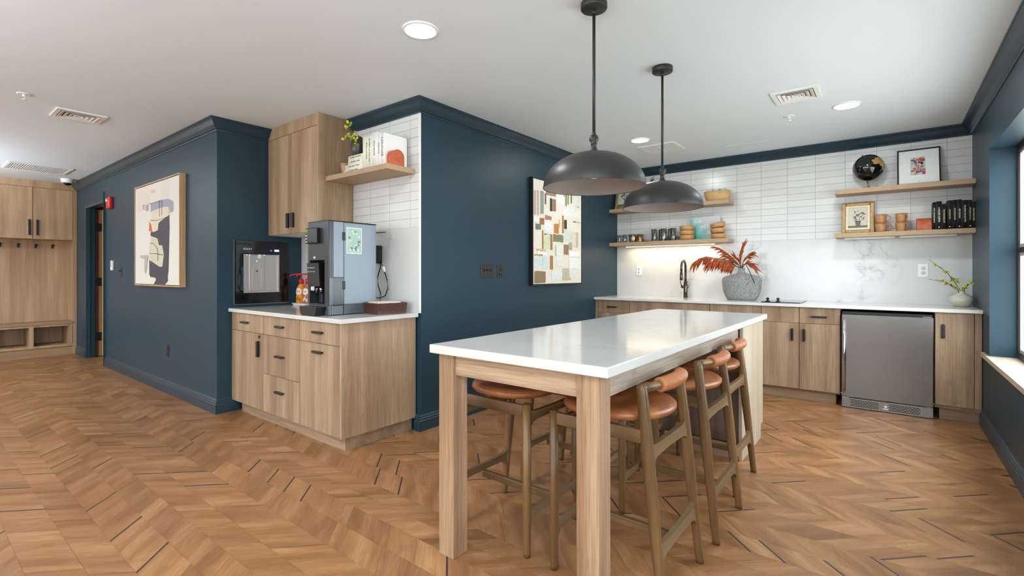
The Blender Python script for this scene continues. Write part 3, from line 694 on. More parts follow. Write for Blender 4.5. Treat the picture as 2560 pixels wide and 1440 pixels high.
sprig(v, [[(-3.415, 2.345, ZB + .1), (-3.417, 2.36, ZB + .17), (-3.465, 2.34, ZB + .225), (-3.515, 2.33, ZB + .285)], [(-3.417, 2.36, ZB + .17), (-3.465, 2.32, ZB + .15), (-3.515, 2.29, ZB + .155)], [(-3.417, 2.36, ZB + .17), (-3.365, 2.32, ZB + .15), (-3.350, 2.29, ZB + .09)]],
      [(-3.515, 2.33, ZB + .285, 2.2), (-3.485, 2.33, ZB + .265, 1.6), (-3.525, 2.32, ZB + .255, 2.0), (-3.435, 2.34, ZB + .2, 1.4), (-3.515, 2.29, ZB + .15, 2.2), (-3.485, 2.30, ZB + .165, 2.2), (-3.445, 2.31, ZB + .155, 2.), (-3.395, 2.30, ZB + .16, 2.2), (-3.375, 2.30, ZB + .13, 1.8), (-3.355, 2.29, ZB + .1, 2.), (-3.350, 2.285, ZB + .08, 1.6)])
bks = [(-3.262, -3.226, .252, M_cream, '', 'thin cream upright book, leftmost beside the dark vase'), (-3.225, -3.192, .25, M_cream, 'STILL LIVING', 'cream upright book with dark title, second from the vase'), (-3.191, -3.152, .25, M_cream, 'A NEST of COLOR', 'cream upright book with a tiny bird clip on top'), (-3.1495, -3.075, .262, M_cream2, 'PROVENCE', 'thickest white upright book, middle of the nook shelf'),
       (-3.074, -3.037, .245, M_cream2, 'FRANCE', 'slim white upright book right of the thickest one')]
for x0, x1, h, mc, tx, lab in bks:
    o, _ = book('upright_book', lab, x0, x1, 2.285, 2.46, SZ, SZ + h, mc, 'cream books standing on the nook shelf')
    if tx: text('spine_title', tx, .018, M_ink, o, ((x0 + x1) / 2, 2.2805, SZ + h * .55), spin=-PI / 2, sx=1.25)
    if 'bird' in lab:
        mb = MB(); mb.sphere(((x0 + x1) / 2, 2.33, SZ + h + .006), .006, 10, 6, (1.6, .8, .9)); mb.tube([((x0 + x1) / 2 + .005, 2.33, SZ + h + .008), ((x0 + x1) / 2 + .014, 2.33, SZ + h + .022)], [.002, .001], 6); mb.build('bird_clip', M_dark, o)
o, _ = book('upright_book', 'large square white book at the right end, behind the orange arch', -3.036, -2.992, 2.285, 2.50, SZ, SZ + .243, M_cream2, 'cream books standing on the nook shelf')
text('spine_title', 'LOUNGE', .03, M_ink, o, (-3.014, 2.2805, SZ + .14), spin=-PI / 2, sx=1.2)
M_orange = mat('orange_marbled_resin', (186, 92, 60), .45, noise=.22, nscale=35)
def archblock(label, x0, x1, y0, y1, z, h, r):
    ax = []; cy = (y0 + y1) / 2; hw = (y1 - y0) / 2
    ax.append((y0, z)); 
    for k in range(13):
        a = PI - PI * k / 12; ax.append((cy + hw * math.cos(a), z + h - hw + hw * math.sin(a)))
    ax.append((y1, z)); mb = MB(); mb.prism(ax, 'X', x0, x1); return tag(mb.build('arch_bookend', M_orange), label, 'bookend')
archblock('orange marbled arch bookend at the end of the nook shelf', -2.990, -2.925, 2.305, 2.42, SZ, .12, .058)
# ================================================================ COFFEE MACHINE
cm = thing('coffee_machine', 'tall grey and black bean-to-cup coffee machine on white counter', 'coffee machine', (-3.34, 2.16, CT))
mx0, mx1, my0, my1, z0, z1 = -3.478, -3.2, 1.951, 2.367, CT, 1.605
M_mgrey = mat('painted_grey_metal', (138, 150, 160), .4, metal=.25); M_mdark = mat('machine_dark_panel', (52, 52, 54), .3, metal=.3); M_smoke = mat('smoky_plastic', (66, 72, 80), .18)
m = MB(); m.box(mx0, mx1, my0 + .128, my1, z0 + .075, z1, .008); m.build('housing', M_mgrey, cm)
m = MB(); m.box(mx0, mx1 - .004, my0 + .13, my1 - .01, z0 + .006, z0 + .0745); m.build('base', mat('base_grey', (88, 94, 100), .35, metal=.2), cm)
m = MB(); m.box(mx0 - .001, mx1 + .001, my0, my1 + .001, z1 + .0005, z1 + .007, .002); m.build('top_plate', M_blackpl, cm)
# door block: recess from x -3.444..-3.247, z 1.03..1.32
rx0, rx1, rz0, rz1 = -3.452, -3.250, 1.0, 1.322
m = MB()
m.box(mx0, mx1, my0 + .0, my0 + .124, rz1, z1); m.box(mx0, rx0, my0, my0 + .124, z0 + .075, rz1); m.box(rx1, mx1 - .002, my0, my0 + .124, z0 + .075, rz1)
m.box(rx0, rx1, my0 + .1, my0 + .124, z0 + .075, rz1); m.box(rx0, rx1, my0 + .0, my0 + .1, z0 + .075, rz0)
dr = m.build('front_door', M_mdark, cm)
m = MB(); m.box(mx1 - .0018, mx1 + .0008, my0 + .04, my0 + .122, 1.196, z1 - .002); m.build('door_side_trim', M_mgrey, dr)
m = MB(); m.box(mx1 - .0018, mx1 + .003, my0 + .006, my0 + .124, z0 + .078, 1.192, .002); m.build('side_pocket', M_smoke, dr)
m = MB()
for q in (.010, .024): m.box(mx1 - .001, mx1 + .0042, my0 + q, my0 + q + .003, z0 + .01, z1 - .001)
m.build('chrome_strip', mat('satin_strip', (150, 150, 152), .4, metal=.8), dr)
m = MB(); m.box(mx0, mx1 - .003, my0 + .004, my0 + .124, z0 + .004, z0 + .072, .003); m.build('door_base', mat('base_grey', (88, 94, 100), .35), dr)
for zc in (1.5, 1.135):
    m = MB(); m.box(mx1 + .0005, mx1 + .006, my0 + .112, my0 + .136, zc - .03, zc + .03, .003); m.build('hinge', M_blackpl, cm)
m = MB(); m.box(-3.466, -3.312, my0 - .03, my0 - .0003, 1.446, 1.562, .006); dp = m.build('display_box', M_blackpl, cm)
m = MB(); m.box(-3.462, -3.43, my0 - .0312, my0 - .0302, 1.53, 1.553); m.build('screen', emis('lcd_green', (170, 190, 60), .8), dp)
for i in range(3):
    m = MB(); m.box(-3.460, -3.435, my0 - .0312, my0 - .0302, 1.455 + i * .023, 1.463 + i * .023); m.build('button', flat((190, 190, 190), .4), dp)
m = MB(); m.box(-3.40, -3.372, my0 - .0015, my0 - .0002, 1.334, 1.35); m.build('badge', flat((200, 200, 196), .4), cm)
m = MB(); m.prism([(my0 - .022, 1.300), (my0 + .03, 1.308), (my0 + .09, 1.300), (my0 + .09, 1.15), (my0 + .01, 1.115), (my0 - .012, 1.13)], 'X', -3.455, -3.295); sp = m.build('dispense_head', M_blackpl, cm)
for r_ in range(3):
    for c_ in range(4 - (r_ == 2) * 2):
        m = MB(); m.box(-3.445 + c_ * .026 + (r_ == 2) * .026, -3.43 + c_ * .026 + (r_ == 2) * .026, my0 - .0205 + r_ * .0035 - .002, my0 - .018 + r_ * .0035, 1.262 - r_ * .028, 1.268 - r_ * .028); m.build('key', flat((180, 185, 195), .4), sp)
m = MB(); m.box(-3.43, -3.385, my0 - .006, my0 + .0, 1.095, 1.125, .002); m.build('sensor_tag', flat((205, 205, 203), .5), cm)
m = MB()
for xx in (-3.405, -3.345): m.lathe([(.008, 0), (.011, .03), (.018, .05)], (xx, my0 + .03, 1.07), 14)
m.build('spout', M_steel, cm)
m = MB(); m.box(-3.43, -3.385, my0 + .06, my0 + .0995, rz0, 1.15, .004); m.build('milk_tube', mat('dark_blue_plastic', (40, 46, 66), .3), cm)
m = MB(); m.prism([(-3.465, z0 + .062), (-3.235, z0 + .062), (-3.25, z0 + .012), (-3.262, z0 + .002), (-3.44, z0 + .002), (-3.455, z0 + .012)], 'Y', my0 - .075, my0 + .003); m.box(-3.469, -3.232, my0 - .079, my0 + .003, z0 + .0625, z0 + .068, .002); m.build('drip_tray', M_blackpl, cm)
# wordless instruction poster with green leaves panel
m = MB(); px = mx1 + .0015
m.box(px - .001, px, 2.098, 2.232, 1.372, 1.57); m.mi = 1; m.box(px, px + .0005, 2.104, 2.226, 1.378, 1.564)
rr = random.Random(3)
for k in range(26):
    m.mi = rr.choice([2, 3, 4, 5]); yy = rr.uniform(2.11, 2.2); q = rr.uniform(1.385, 1.545); m.box(px + .0005, px + .0006 + k * .00002, yy, yy + rr.uniform(.008, .022), q, q + rr.uniform(.004, .018))
for k in range(3):
    m.mi = 0; m.box(px + .0011, px + .0013, 2.122 + k * .035, 2.134 + k * .035, 1.392, 1.41)
m.build('poster', [flat((226, 232, 226)), flat((170, 196, 184)), flat((120, 140, 110)), flat((90, 104, 110)), flat((210, 220, 216)), flat((150, 180, 150))], cm)
# ================================================================ syrup bottles on a small white tray
m = MB(); m.box(-4.56, -4.32, 2.39, 2.515, CT + .014, CT + .022, .002); m.prism([(-4.55, CT + .0005), (-4.335, CT + .0005), (-4.325, CT + .0135), (-4.555, CT + .0135)], 'Y', 2.4, 2.505)
tag(m.build('bottle_tray', M_whitepl), 'low white tray under the syrup pump bottles', 'tray')
M_red = mat('red_pump_plastic', (205, 32, 48), .35)
for i, (x, y, lab, mb_) in enumerate([(-4.49, 2.45, 'orange syrup bottle with red pump, nearer the black dispenser', (232, 140, 40)), (-4.385, 2.46, 'amber syrup bottle with red pump, beside the coffee machine', (176, 110, 70))]):
    z = CT + .0225
    o = thing('syrup_bottle', lab, 'bottle', (x, y, z), 'syrup pump bottles')
    m = MB(); m.lathe([(0, 0), (.044, 0), (.047, .006), (.047, .10), (.043, .14), (.03, .165), (.02, .18), (.02, .188)], (x, y, z), 28); m.build('body', mat('syrup_%d' % i, mb_, .2), o)
    m = MB(); m.lathe([(.0235, .186), (.0235, .215), (.02, .226), (.012, .232), (.008, .245), (.0055, .25), (.0055, .272)], (x, y, z), 20)
    m.lathe([(.011, .268), (.012, .275), (.010, .284), (0, .285)], (x, y, z), 16)
    m.tube([(x, y, z + .28), (x - .04, y - .028, z + .278), (x - .078, y - .055, z + .272), (x - .09, y - .063, z + .264), (x - .092, y - .064, z + .25)], [.0065, .006, .0052, .005, .0045], 10); m.build('pump', M_red, o)
    cs = Vector((.42, -.9, 0)).normalized(); sd = Vector((.9, .42, 0)).normalized()
    def onb(u_, h, k_=0):
        rad = (.0476 if h < .1 else .0476 - (h - .1) * .105) + .0004 + k_; th = u_ / .047
        return Vector((x, y, z + h)) + (cs * math.cos(th) + sd * math.sin(th)) * rad
    def oval(par, name, ru, rh, hc, k_, m_):
        mb2 = MB(); rings = [[mb2.bm.verts.new(onb(0, hc, k_))]] + [[mb2.bm.verts.new(onb(ru * q * math.cos(2 * PI * j / 24), hc + rh * q * math.sin(2 * PI * j / 24), k_)) for j in range(24)] for q in (.25, .5, .75, 1)]
        for ra, rb in zip(rings, rings[1:]):
            for j in range(24):
                vs = [ra[0], rb[j], rb[(j + 1) % 24]] if len(ra) == 1 else [ra[j], rb[j], rb[(j + 1) % 24], ra[(j + 1) % 24]]
                mb2.bm.faces.new(vs)
        mb2.build(name, m_, par)
    oval(o, 'badge', .034, .030, .113, .0006, flat((236, 226, 214)))
    m = MB()
    for q, wdt in ((.121, .018), (.112, .022), (.103, .016)):
        for j in range(6):
            if j == 3 and q != .112: continue
            u0_ = -wdt + j * wdt / 3; u1_ = u0_ + wdt / 3.6
            m.quad([onb(u0_, q - .002, .0011), onb(u1_, q - .002, .0011), onb(u1_, q + .003, .0011), onb(u0_, q + .003, .0011)])
    m.build('badge_print', flat((160, 70, 60)), o)
    m = MB()
    for k, (h0, h1) in enumerate(((.02, .05), (.03, .062), (.015, .045))):
        for j in range(4):
            th0 = -.6 + k * .4; a_ = th0 + j * .08; b_ = a_ + .08
            pa = [Vector((x, y, z + h)) + (cs * math.cos(th) + sd * math.sin(th)) * .0476 for th, h in ((a_, h0), (b_, h0), (b_, h1), (a_, h1))]
            m.quad(pa)
    m.build('label_print', flat((150, 84, 30) if i == 0 else (210, 214, 220)), o)
# ================================================================ woven basket with lid contents
def weave():
    t = NT('dark_wicker'); ck = t.n('TexBrick'); ck.offset = .5; ck.inputs['Scale'].default_value = 1
    tc = t.n('TexCoord'); sp = t.n('SeparateXYZ'); t.l(tc.outputs['Object'], sp.inputs[0]); ad = t.n('Math', operation='ADD'); t.l(sp.outputs[0], ad.inputs[0]); t.l(sp.outputs[1], ad.inputs[1])
    cb = t.n('CombineXYZ'); t.l(ad.outputs[0], cb.inputs[0]); t.l(sp.outputs[2], cb.inputs[1]); t.l(cb.outputs[0], ck.inputs['Vector'])
    ck.inputs['Brick Width'].default_value = .009; ck.inputs['Row Height'].default_value = .0055; ck.inputs['Mortar Size'].default_value = .0009
    ck.inputs['Color1'].default_value = lin((122, 72, 56)); ck.inputs['Color2'].default_value = lin((78, 40, 30)); ck.inputs['Mortar'].default_value = lin((30, 15, 12))
    t.l(ck.outputs['Color'], t.b.inputs['Base Color']); t.b.inputs['Roughness'].default_value = .35
    iv = t.n('Math', operation='SUBTRACT'); iv.inputs[0].default_value = 1; t.l(ck.outputs['Fac'], iv.inputs[1]); t.bump(iv.outputs[0], .9, .004); return t.m
bk = thing('wicker_basket', 'dark woven basket holding napkins at the counter corner', 'basket', (-3.03, 2.33, CT))
m = MB(); x0, x1, y0, y1, h = -.105, .105, -.122, .122, .08; BR_ = Matrix.Translation((-3.066, 2.352, 0)) @ Matrix.Rotation(math.radians(-9), 4, 'Z')
def ring(d, z): return [(x0 - d, y0 - d, z), (x1 + d, y0 - d, z), (x1 + d, y1 + d, z), (x0 - d, y1 + d, z)]
m.loft([ring(-.004, CT + .0005), ring(.004, CT + h), ring(-.006, CT + h), ring(-.012, CT + .006)], smooth=False); m.tube([(*p_[:2], CT + h) for p_ in ring(.0, 0)] + [(x0, y0, CT + h)], .005, 8); [setattr(v_, 'co', BR_ @ v_.co) for v_ in m.bm.verts]; m.build('body', weave(), bk)
m = MB(); m.box(x0 + .02, x1 - .03, y0 + .02, y1 - .03, CT + h - .04, CT + h + .012, .004, M=BR_); m.build('napkins', mat('napkins', (222, 208, 184), .8), bk)
# adapter, cable, plug and shelf rail end behind the machine
ad_ = thing('power_adapter', 'black power adapter with looping cords and white plug behind the coffee machine', 'adapter', (-3.3, 2.5, 1.3))
m = MB(); m.box(-3.40, -3.325, 2.472, T2 - .0055, 1.305, 1.455, .008); m.build('housing', M_blackpl, ad_)
m = MB(); m.tube([(-3.35, 2.485, 1.45), (-3.32, 2.48, 1.44), (-3.30, 2.48, 1.38), (-3.30, 2.48, 1.27), (-3.335, 2.48, 1.20), (-3.33, 2.48, 1.12), (-3.295, 2.48, 1.06), (-3.31, 2.48, .97), (-3.37, 2.48, .93)], .0045, 8); m.build('cable', M_blackpl, ad_)
pl_ = ad_
m = MB(); m.tube([(-3.37, 2.49, 1.34), (-3.33, 2.49, 1.32), (-3.29, 2.49, 1.29), (-3.272, 2.49, 1.275)], .004, 8); m.tube([(-3.258, 2.49, 1.235), (-3.225, 2.49, 1.17), (-3.215, 2.49, 1.10), (-3.25, 2.49, 1.04), (-3.32, 2.49, 1.02), (-3.42, 2.49, 1.02)], .0042, 8); m.build('output_cable', M_blackpl, pl_)
m = MB(); m.tube([(-3.275, 2.49, 1.28), (-3.268, 2.49, 1.262), (-3.256, 2.49, 1.235)], [.009, .013, .008], 10); m.build('plug', M_whitepl, pl_)
m = MB(); m.box(-3.5, -3.19, 2.44, 2.452, 1.552, 1.558); m.box(-3.5, -3.49, 2.452, T2 - .0055, 1.552, 1.558); tag(m.build('slim_bar', M_black), 'thin black bar on the slab edge behind the coffee machine', 'bar')
# ================================================================ KITCHEN RUN along the back wall
YK = 5.379
def kunit(label, x0, x1, parts, toe=(None, None), side=False):
    o = thing('base_cabinet', label, 'cabinet', ((x0 + x1) / 2, 5.65, 0))
    mb = MB(); mb.box(x0, x1, YK + .021, K - .006, .1, KT - .032); mb.build('body', M_cab, o)
    mb = MB(); mb.box(x0 if toe[0] is None else toe[0], x1 if toe[1] is None else toe[1], YK + .05, K - .01, 0, .0995); mb.build('plinth', M_cabx, o)
    for p in parts:
        kind, a, b, z0, z1, hd = p
        d = front(o, kind, a, b, z0, z1, YK)
        if hd and hd[0] == 'h': handle_h(hd[1], YK, hd[2], par=d)
        if hd and hd[0] == 'v': handle_v(hd[1], YK, hd[2], hd[3], d, w_=.0105)
    return o
ZK = KT - .034
kunit('wood drawer cabinet at the left end of the kitchen counter, below the white outlet', B + .03, -2.419, [('drawer', B + .031, -2.42, .745, ZK, ('h', -2.64, .82)), ('drawer', B + .031, -2.42, .43, .745, ('h', -2.64, .6)), ('drawer', B + .031, -2.42, .11, .43, ('h', -2.64, .28))])
m = MB(); m.box(B + .001, B + .0295, YK, K - .006, 0, KT - .032); tag(m.build('filler_strip', M_cab), 'narrow wood filler between blue wall and the leftmost drawer cabinet', 'panel')
kunit('wide wood sink cabinet with plain front below the faucet', -2.418, -1.507, [('false_front', -2.417, -1.508, .745, ZK, None), ('door', -2.417, -1.964, .11, .745, ('v', -2.0, .57, .69)), ('door', -1.962, -1.508, .11, .745, ('v', -1.925, .57, .69))])
kunit('wood cabinet with plain top panel left of the cooktop, behind the island', -1.506, -1.009, [('false_front', -1.505, -1.01, .745, ZK, None), ('door', -1.505, -1.01, .11, .745, ('v', -1.05, .57, .69))])
kunit('two-door wood cabinet with black handles immediately left of the steel fridge', -1.008, -.349, [('false_front', -1.007, -.679, .745, ZK, None), ('drawer', -.677, -.35, .745, ZK, ('h', -.512, .815)), ('door', -1.007, -.679, .11, .745, ('v', -.735, .572, .69)), ('door', -.677, -.35, .11, .745, ('v', -.635, .572, .69))], toe=(None, -.384))
kunit('narrow single-door wood cabinet between the steel fridge and the window wall', .309, R - .001, [('door', .310, .55, .125, ZK, ('v', .36, .685, .80)), ('filler_panel', .551, R - .002, .125, ZK, None)], toe=(.34, None))
m = MB(); m.box(B + .001, R - .001, 5.333, K - .0045, KT - .03, KT, .003); ct = tag(m.build('kitchen_countertop', M_quartz), 'long white quartz countertop along the tiled kitchen wall', 'countertop')
# fridge
fr = thing('undercounter_fridge', 'stainless steel under-counter fridge with long vertical bar handle', 'fridge', (-.018, 5.66, 0))
fx0, fx1 = -.338, .300
m = MB(); m.box(fx0 + .004, fx1 - .004, YK + .02, K - .06, .02, .873); m.build('body', M_blackpl, fr)
M_sdoor = mat('fridge_steel', (196, 195, 192), .24, metal=1)
def brushed():
    t = NT('fridge_brushed_steel'); t.b.inputs['Base Color'].default_value = lin((158, 157, 154)); t.b.inputs['Metallic'].default_value = 1
    t.b.inputs['Roughness'].default_value = .21; t.b.inputs['Anisotropic'].default_value = .5
    nz = t.n('TexNoise', Scale=1.0, Detail=3.0); t.l(t.coord((1.5, 1.5, 700)), nz.inputs['Vector'])
    t.l(t.ramp(nz.outputs[0], [(.3, lin((134, 133, 131))), (.7, lin((146, 145, 143)))]), t.b.inputs['Base Color']); return t.m
m = MB(); m.box(fx0, fx1, YK - .022, YK + .0195, .098, .85, .004); dr = m.build('door', brushed(), fr)
m = MB(); m.tube([(fx0 + .022, YK - .062, .145), (fx0 + .022, YK - .062, .80)], .0095, 14)
for z in (.19, .75): m.tube([(fx0 + .022, YK - .062, z), (fx0 + .022, YK - .0225, z)], .006, 10)
m.build('handle', M_chrome, dr)
m = MB(); m.box(fx0 + .002, fx1 - .002, YK - .016, YK + .0195, .005, .092, .002); kp = m.build('kick_grille', mat('grille_steel', (150, 148, 144), .35, metal=.9), fr)
m = MB()
for r_ in range(5):
    for c_ in range(11):
        for x0 in (fx0 + .065 + (.009 if r_ % 2 else 0), fx0 + .345 + (.009 if r_ % 2 else 0)):
            a = x0 + c_ * .0185; m.box(a, a + .014, YK - .0166, YK - .0161, .022 + r_ * .0125, .028 + r_ * .0125)
m.build('slots', M_dark, kp)
m = MB(); m.lathe([(.009, -.001), (.011, 0)], (-.018, YK - .017, .052), 18, 'Y'); m.box(-.035, -.001, YK - .0172, YK - .0161, .027, .036); m.build('badge', M_white, kp)
for x0 in (fx0 + .006, fx1 - .056):
    m = MB(); m.box(x0, x0 + .05, YK - .03, YK - .002, .0925, .0975); m.build('hinge', M_chrome, fr)
m = MB(); m.box(fx1 - .07, fx1 - .01, YK - .018, YK + .01, .8505, .858); m.build('hinge', M_chrome, fr)
# outlets on slab
outlet_xz('wall_outlet', 'white outlet on the marble slab under the lit shelf', -2.555, 1.26, K - .0045, M_whitepl, mat('socket_white', (222, 222, 218), .4))
outlet_xz('wall_outlet', 'white outlet on the marble slab between fridge and small vase', .259, 1.25, K - .0045, M_whitepl, mat('socket_white', (222, 222, 218), .4))
# faucet
M_gun = mat('gunmetal', (92, 86, 78), .25, metal=1)
fa = thing('kitchen_faucet', 'dark gooseneck kitchen faucet on the white counter', 'faucet', (-1.925, 5.88, KT))
fx, fy = -1.925, 5.88
m = MB(); m.lathe([(0, 0), (.028, 0), (.028, .006), (.0235, .008), (.0225, .10), (.0235, .16), (.0205, .165), (.0205, .20), (.014, .203)], (fx, fy, KT), 24); m.build('base', M_gun, fa)
pts = [(fx, fy, KT + .2), (fx, fy, KT + .36)] + [(fx, fy - .075 + .075 * math.cos(a), KT + .36 + .085 * math.sin(a)) for a in [PI * k / 12 for k in range(1, 12)]] + [(fx, fy - .15, KT + .36), (fx, fy - .15, KT + .3)]
m = MB(); m.tube(pts, .0135, 16, up=(1, 0, 0)); m.build('gooseneck', M_gun, fa)
m = MB(); m.lathe([(.0135, .30), (.0165, .295), (.0175, .215), (.015, .21), (0, .21)], (fx, fy - .15, KT), 20); m.build('spray_head', M_gun, fa)
m = MB(); m.lathe([(0, -.05), (.017, -.05), (.019, -.045), (.019, .03), (0, .032)], (fx - .0, fy, KT + .13), 20, 'X'); m.tube([(fx - .045, fy - .01, KT + .14), (fx - .05, fy - .03, KT + .19), (fx - .052, fy - .045, KT + .23)], [.006, .005, .004], 8); m.build('lever', M_gun, fa)
# cooktop
ck = thing('cooktop', 'black glass cooktop with two small black knobs at its left edge', 'cooktop', (-.85, 5.66, KT))
m = MB(); m.box(-1.02, -.675, 5.43, 5.9, KT + .0005, KT + .008, .002); m.build('glass_top', M_blackgl, ck)
for kx in (-.965, -.872):
    m = MB(); m.lathe([(.022, 0), (.021, .006), (.010, .008), (.010, .022), (.016, .024), (.016, .034), (0, .036)], (kx, 5.47, KT + .0083), 18); m.box(kx - .004, kx + .004, 5.452, 5.488, KT + .042, KT + .05); m.build('knob', M_black, ck)
# stone vase with rust grass
def stone():
    t = NT('speckled_stone'); n1 = t.n('TexNoise', Scale=75.0, Detail=6.0, Roughness=.8); t.l(t.coord(), n1.inputs['Vector'])
    n2 = t.n('TexNoise', Scale=6.0, Detail=3.0); t.l(t.coord(), n2.inputs['Vector'])
    c = t.ramp(n1.outputs[0], [(.36, lin((84, 84, 86))), (.5, lin((142, 142, 141))), (.64, lin((176, 176, 172)))])
    t.l(mix(t, .25, c, t.ramp(n2.outputs[0], [(.35, (.7, .7, .7, 1)), (.65, (1, 1, 1, 1))]), 'MULTIPLY'), t.b.inputs['Base Color']); t.b.inputs['Roughness'].default_value = .9; t.bump(n1.outputs[0], .5, .004); return t.m
vx, vy = -1.279, 5.78
vz = thing('stone_vase', 'wide grey stone vase with drooping rust-orange foliage beside the faucet', 'vase', (vx, vy, KT))
pf = [(0, .001), (.135, 0), (.15, .006), (.172, .04), (.192, .1), (.2, .16), (.204, .215), (.198, .236), (.178, .255), (.13, .272), (.07, .286), (.045, .3), (.036, .315), (.034, .35), (.036, .353), (.028, .353), (.027, .31), (.06, .275), (.17, .23), (.17, .1), (.12, .02), (0, .02)]
m = MB(); m.lathe(pf, (vx, vy, KT + .0005), 48, cap=False, sy=.62); m.build('body', stone(), vz)
M_rust = mat('rust_foliage', (166, 76, 30), .7, noise=.3, nscale=30); M_rustd = mat('rust_tip', (110, 56, 34), .8); M_stem = mat('dark_stem', (70, 48, 40), .7)
BR = [([(-1.287, 1.275), (-1.355, 1.323), (-1.438, 1.376), (-1.549, 1.394), (-1.642, 1.414), (-1.716, 1.391), (-1.775, 1.347)], 1.0, 'down', -.08),
      ([(-1.287, 1.275), (-1.345, 1.315), (-1.42, 1.35), (-1.52, 1.36), (-1.60, 1.352)], 1.0, 'down', -.15),
      ([(-1.284, 1.275), (-1.33, 1.343), (-1.4, 1.419), (-1.455, 1.47), (-1.53, 1.505)], .3, 'back', .0),
      ([(-1.284, 1.275), (-1.32, 1.33), (-1.39, 1.39), (-1.47, 1.425)], .5, 'back', .05),
      ([(-1.282, 1.275), (-1.287, 1.4), (-1.277, 1.477), (-1.262, 1.53)], .35, 'up', 0),
      ([(-1.279, 1.275), (-1.253, 1.373), (-1.206, 1.424), (-1.175, 1.44)], .45, 'right', -.03),
      ([(-1.277, 1.275), (-1.234, 1.335), (-1.177, 1.326), (-1.14, 1.29)], .45, 'right', -.05),
      ([(-1.279, 1.275), (-1.30, 1.35), (-1.33, 1.40)], .5, 'up', -.05)]
rr = random.Random(21)
for pts, dens, mode, yd in BR:
    P3 = [Vector((x, vy + yd * i / (len(pts) - 1), z)) for i, (x, z) in enumerate(pts)]
    mb = MB(); mb.tube(P3, [.004 - .0025 * i / (len(P3) - 1) for i in range(len(P3))], 6); mb.build('stem', M_stem, vz)
    mb = MB(); L = sum((b - a).length for a, b in zip(P3, P3[1:])); n = int(L * 150 * (1 if dens > .9 else .75))
    for k in range(n):
        f = .2 + .8 * (k + rr.random()) / n; q = f * (len(P3) - 1); i = min(int(q), len(P3) - 2); p = P3[i].lerp(P3[i + 1], q - i); tg = (P3[i + 1] - P3[i]).normalized()
        if mode == 'down': d_ = Vector((-.42 + rr.uniform(-.25, .25), rr.uniform(-.45, .35), -1 + rr.uniform(0, .35)))
        elif mode == 'back': d_ = tg + Vector((-.2, rr.uniform(-.4, .4), rr.uniform(-.55, .35)))
        elif mode == 'up': d_ = tg + Vector((rr.uniform(-.35, .35), rr.uniform(-.4, .4), .1))
        else: d_ = tg + Vector((.2, rr.uniform(-.4, .4), rr.uniform(-.75, .3)))
        d_.normalize(); ln = rr.uniform(.075, .13) * (1 if mode == 'down' else .85); sag = Vector((0, 0, -.02))
        a, b, c, e = p, p + d_ * ln * .35, p + d_ * ln * .7 + sag * .4, p + d_ * ln + sag
        r_ = rr.uniform(.0055, .009); mb.mi = 0
        mb.tube([a, b, c, e], [(.002, .002), (r_, r_ * .45), (r_ * .75, r_ * .4), (.0012, .0012)], 5, up=(0, 1, .2))
    fo = mb.build('foliage', [M_rust, M_rustd], vz)
mb = MB(); mb.tube([(-1.279, vy, 1.27), (-1.25, vy - .04, 1.322), (-1.215, vy - .09, 1.318), (-1.168, vy - .13, 1.235), (-1.12, vy - .15, 1.12)], [.003, .003, .0035, .0045, .005], 8); mb.build('stem', M_stem, vz)
# small cream vase right
sv = thing('small_vase', 'small cream bulb vase with budding branches at the right end of the counter', 'vase', (.511, 5.8, KT))
m = MB(); m.lathe([(0, 0), (.045, 0), (.055, .005), (.078, .035), (.084, .06), (.074, .085), (.04, .108), (.022, .12), (.021, .135), (.025, .139), (.018, .139), (.016, .12), (.06, .08), (.06, .04), (0, .01)], (.511, 5.8, KT + .0005), 36, cap=False); m.build('body', mat('cream_ceramic', (206, 202, 184), .3), sv)
sprig(sv, [[(.511, 5.8, 1.0), (.495, 5.79, 1.09), (.42, 5.77, 1.22), (.34, 5.76, 1.30), (.292, 5.75, 1.35)], [(.511, 5.8, 1.0), (.48, 5.78, 1.09), (.39, 5.74, 1.15), (.285, 5.7, 1.172)], [(.511, 5.8, 1.0), (.525, 5.79, 1.08), (.55, 5.77, 1.12), (.578, 5.76, 1.15)]],
      [(.335, 5.76, 1.30, 1.2), (.37, 5.765, 1.27, 1.1), (.41, 5.77, 1.23, 1.8), (.44, 5.775, 1.19, 1), (.46, 5.78, 1.16, 2.4), (.48, 5.78, 1.14, 1.4), (.31, 5.71, 1.168, .8), (.35, 5.73, 1.16, 1.2), (.385, 5.74, 1.152, 1.7), (.42, 5.75, 1.135, 1.9), (.45, 5.77, 1.115, 2.2), (.48, 5.78, 1.10, 2), (.53, 5.79, 1.09, 1.6), (.545, 5.77, 1.115, 2.1), (.565, 5.76, 1.14, 1.8), (.52, 5.79, 1.07, 1.5)], r=.0032)
# ================================================================ KITCHEN FLOATING SHELVES + LED BARS
YS0, YS1 = 5.749, K - .0005
shelf('upper left kitchen shelf, holding framed flowers and wood planter bowl', B + .001, -1.408, YS0, YS1, 2.008, 2.052)
shelf('lower left kitchen shelf with lit strip beneath and tumblers on it', B + .001, -1.408, YS0, YS1, 1.575, 1.618)
shelf('upper right kitchen shelf, holding the black globe and white-matted print', -.417, R - .001, YS0, YS1, 2.003, 2.047)
shelf('lower right kitchen shelf, holding mugs and black books', -.417, R - .001, YS0, YS1, 1.575, 1.617)
def ledbar(label, x0, x1, lit):
    o = thing('led_light_bar', label, 'light', ((x0 + x1) / 2, 5.87, 1.56)); mb = MB(); mb.box(x0, x1, 5.85, 5.885, 1.562, 1.5748); mb.build('housing', M_white, o)
    mb = MB(); mb.box(x0 + .01, x1 - .01, 5.855, 5.88, 1.5595, 1.5618); mb.build('diffuser', M_led if lit else M_whitepl, o)
ledbar('glowing warm light bar under the lower left kitchen shelf', -2.69, -1.58, True)
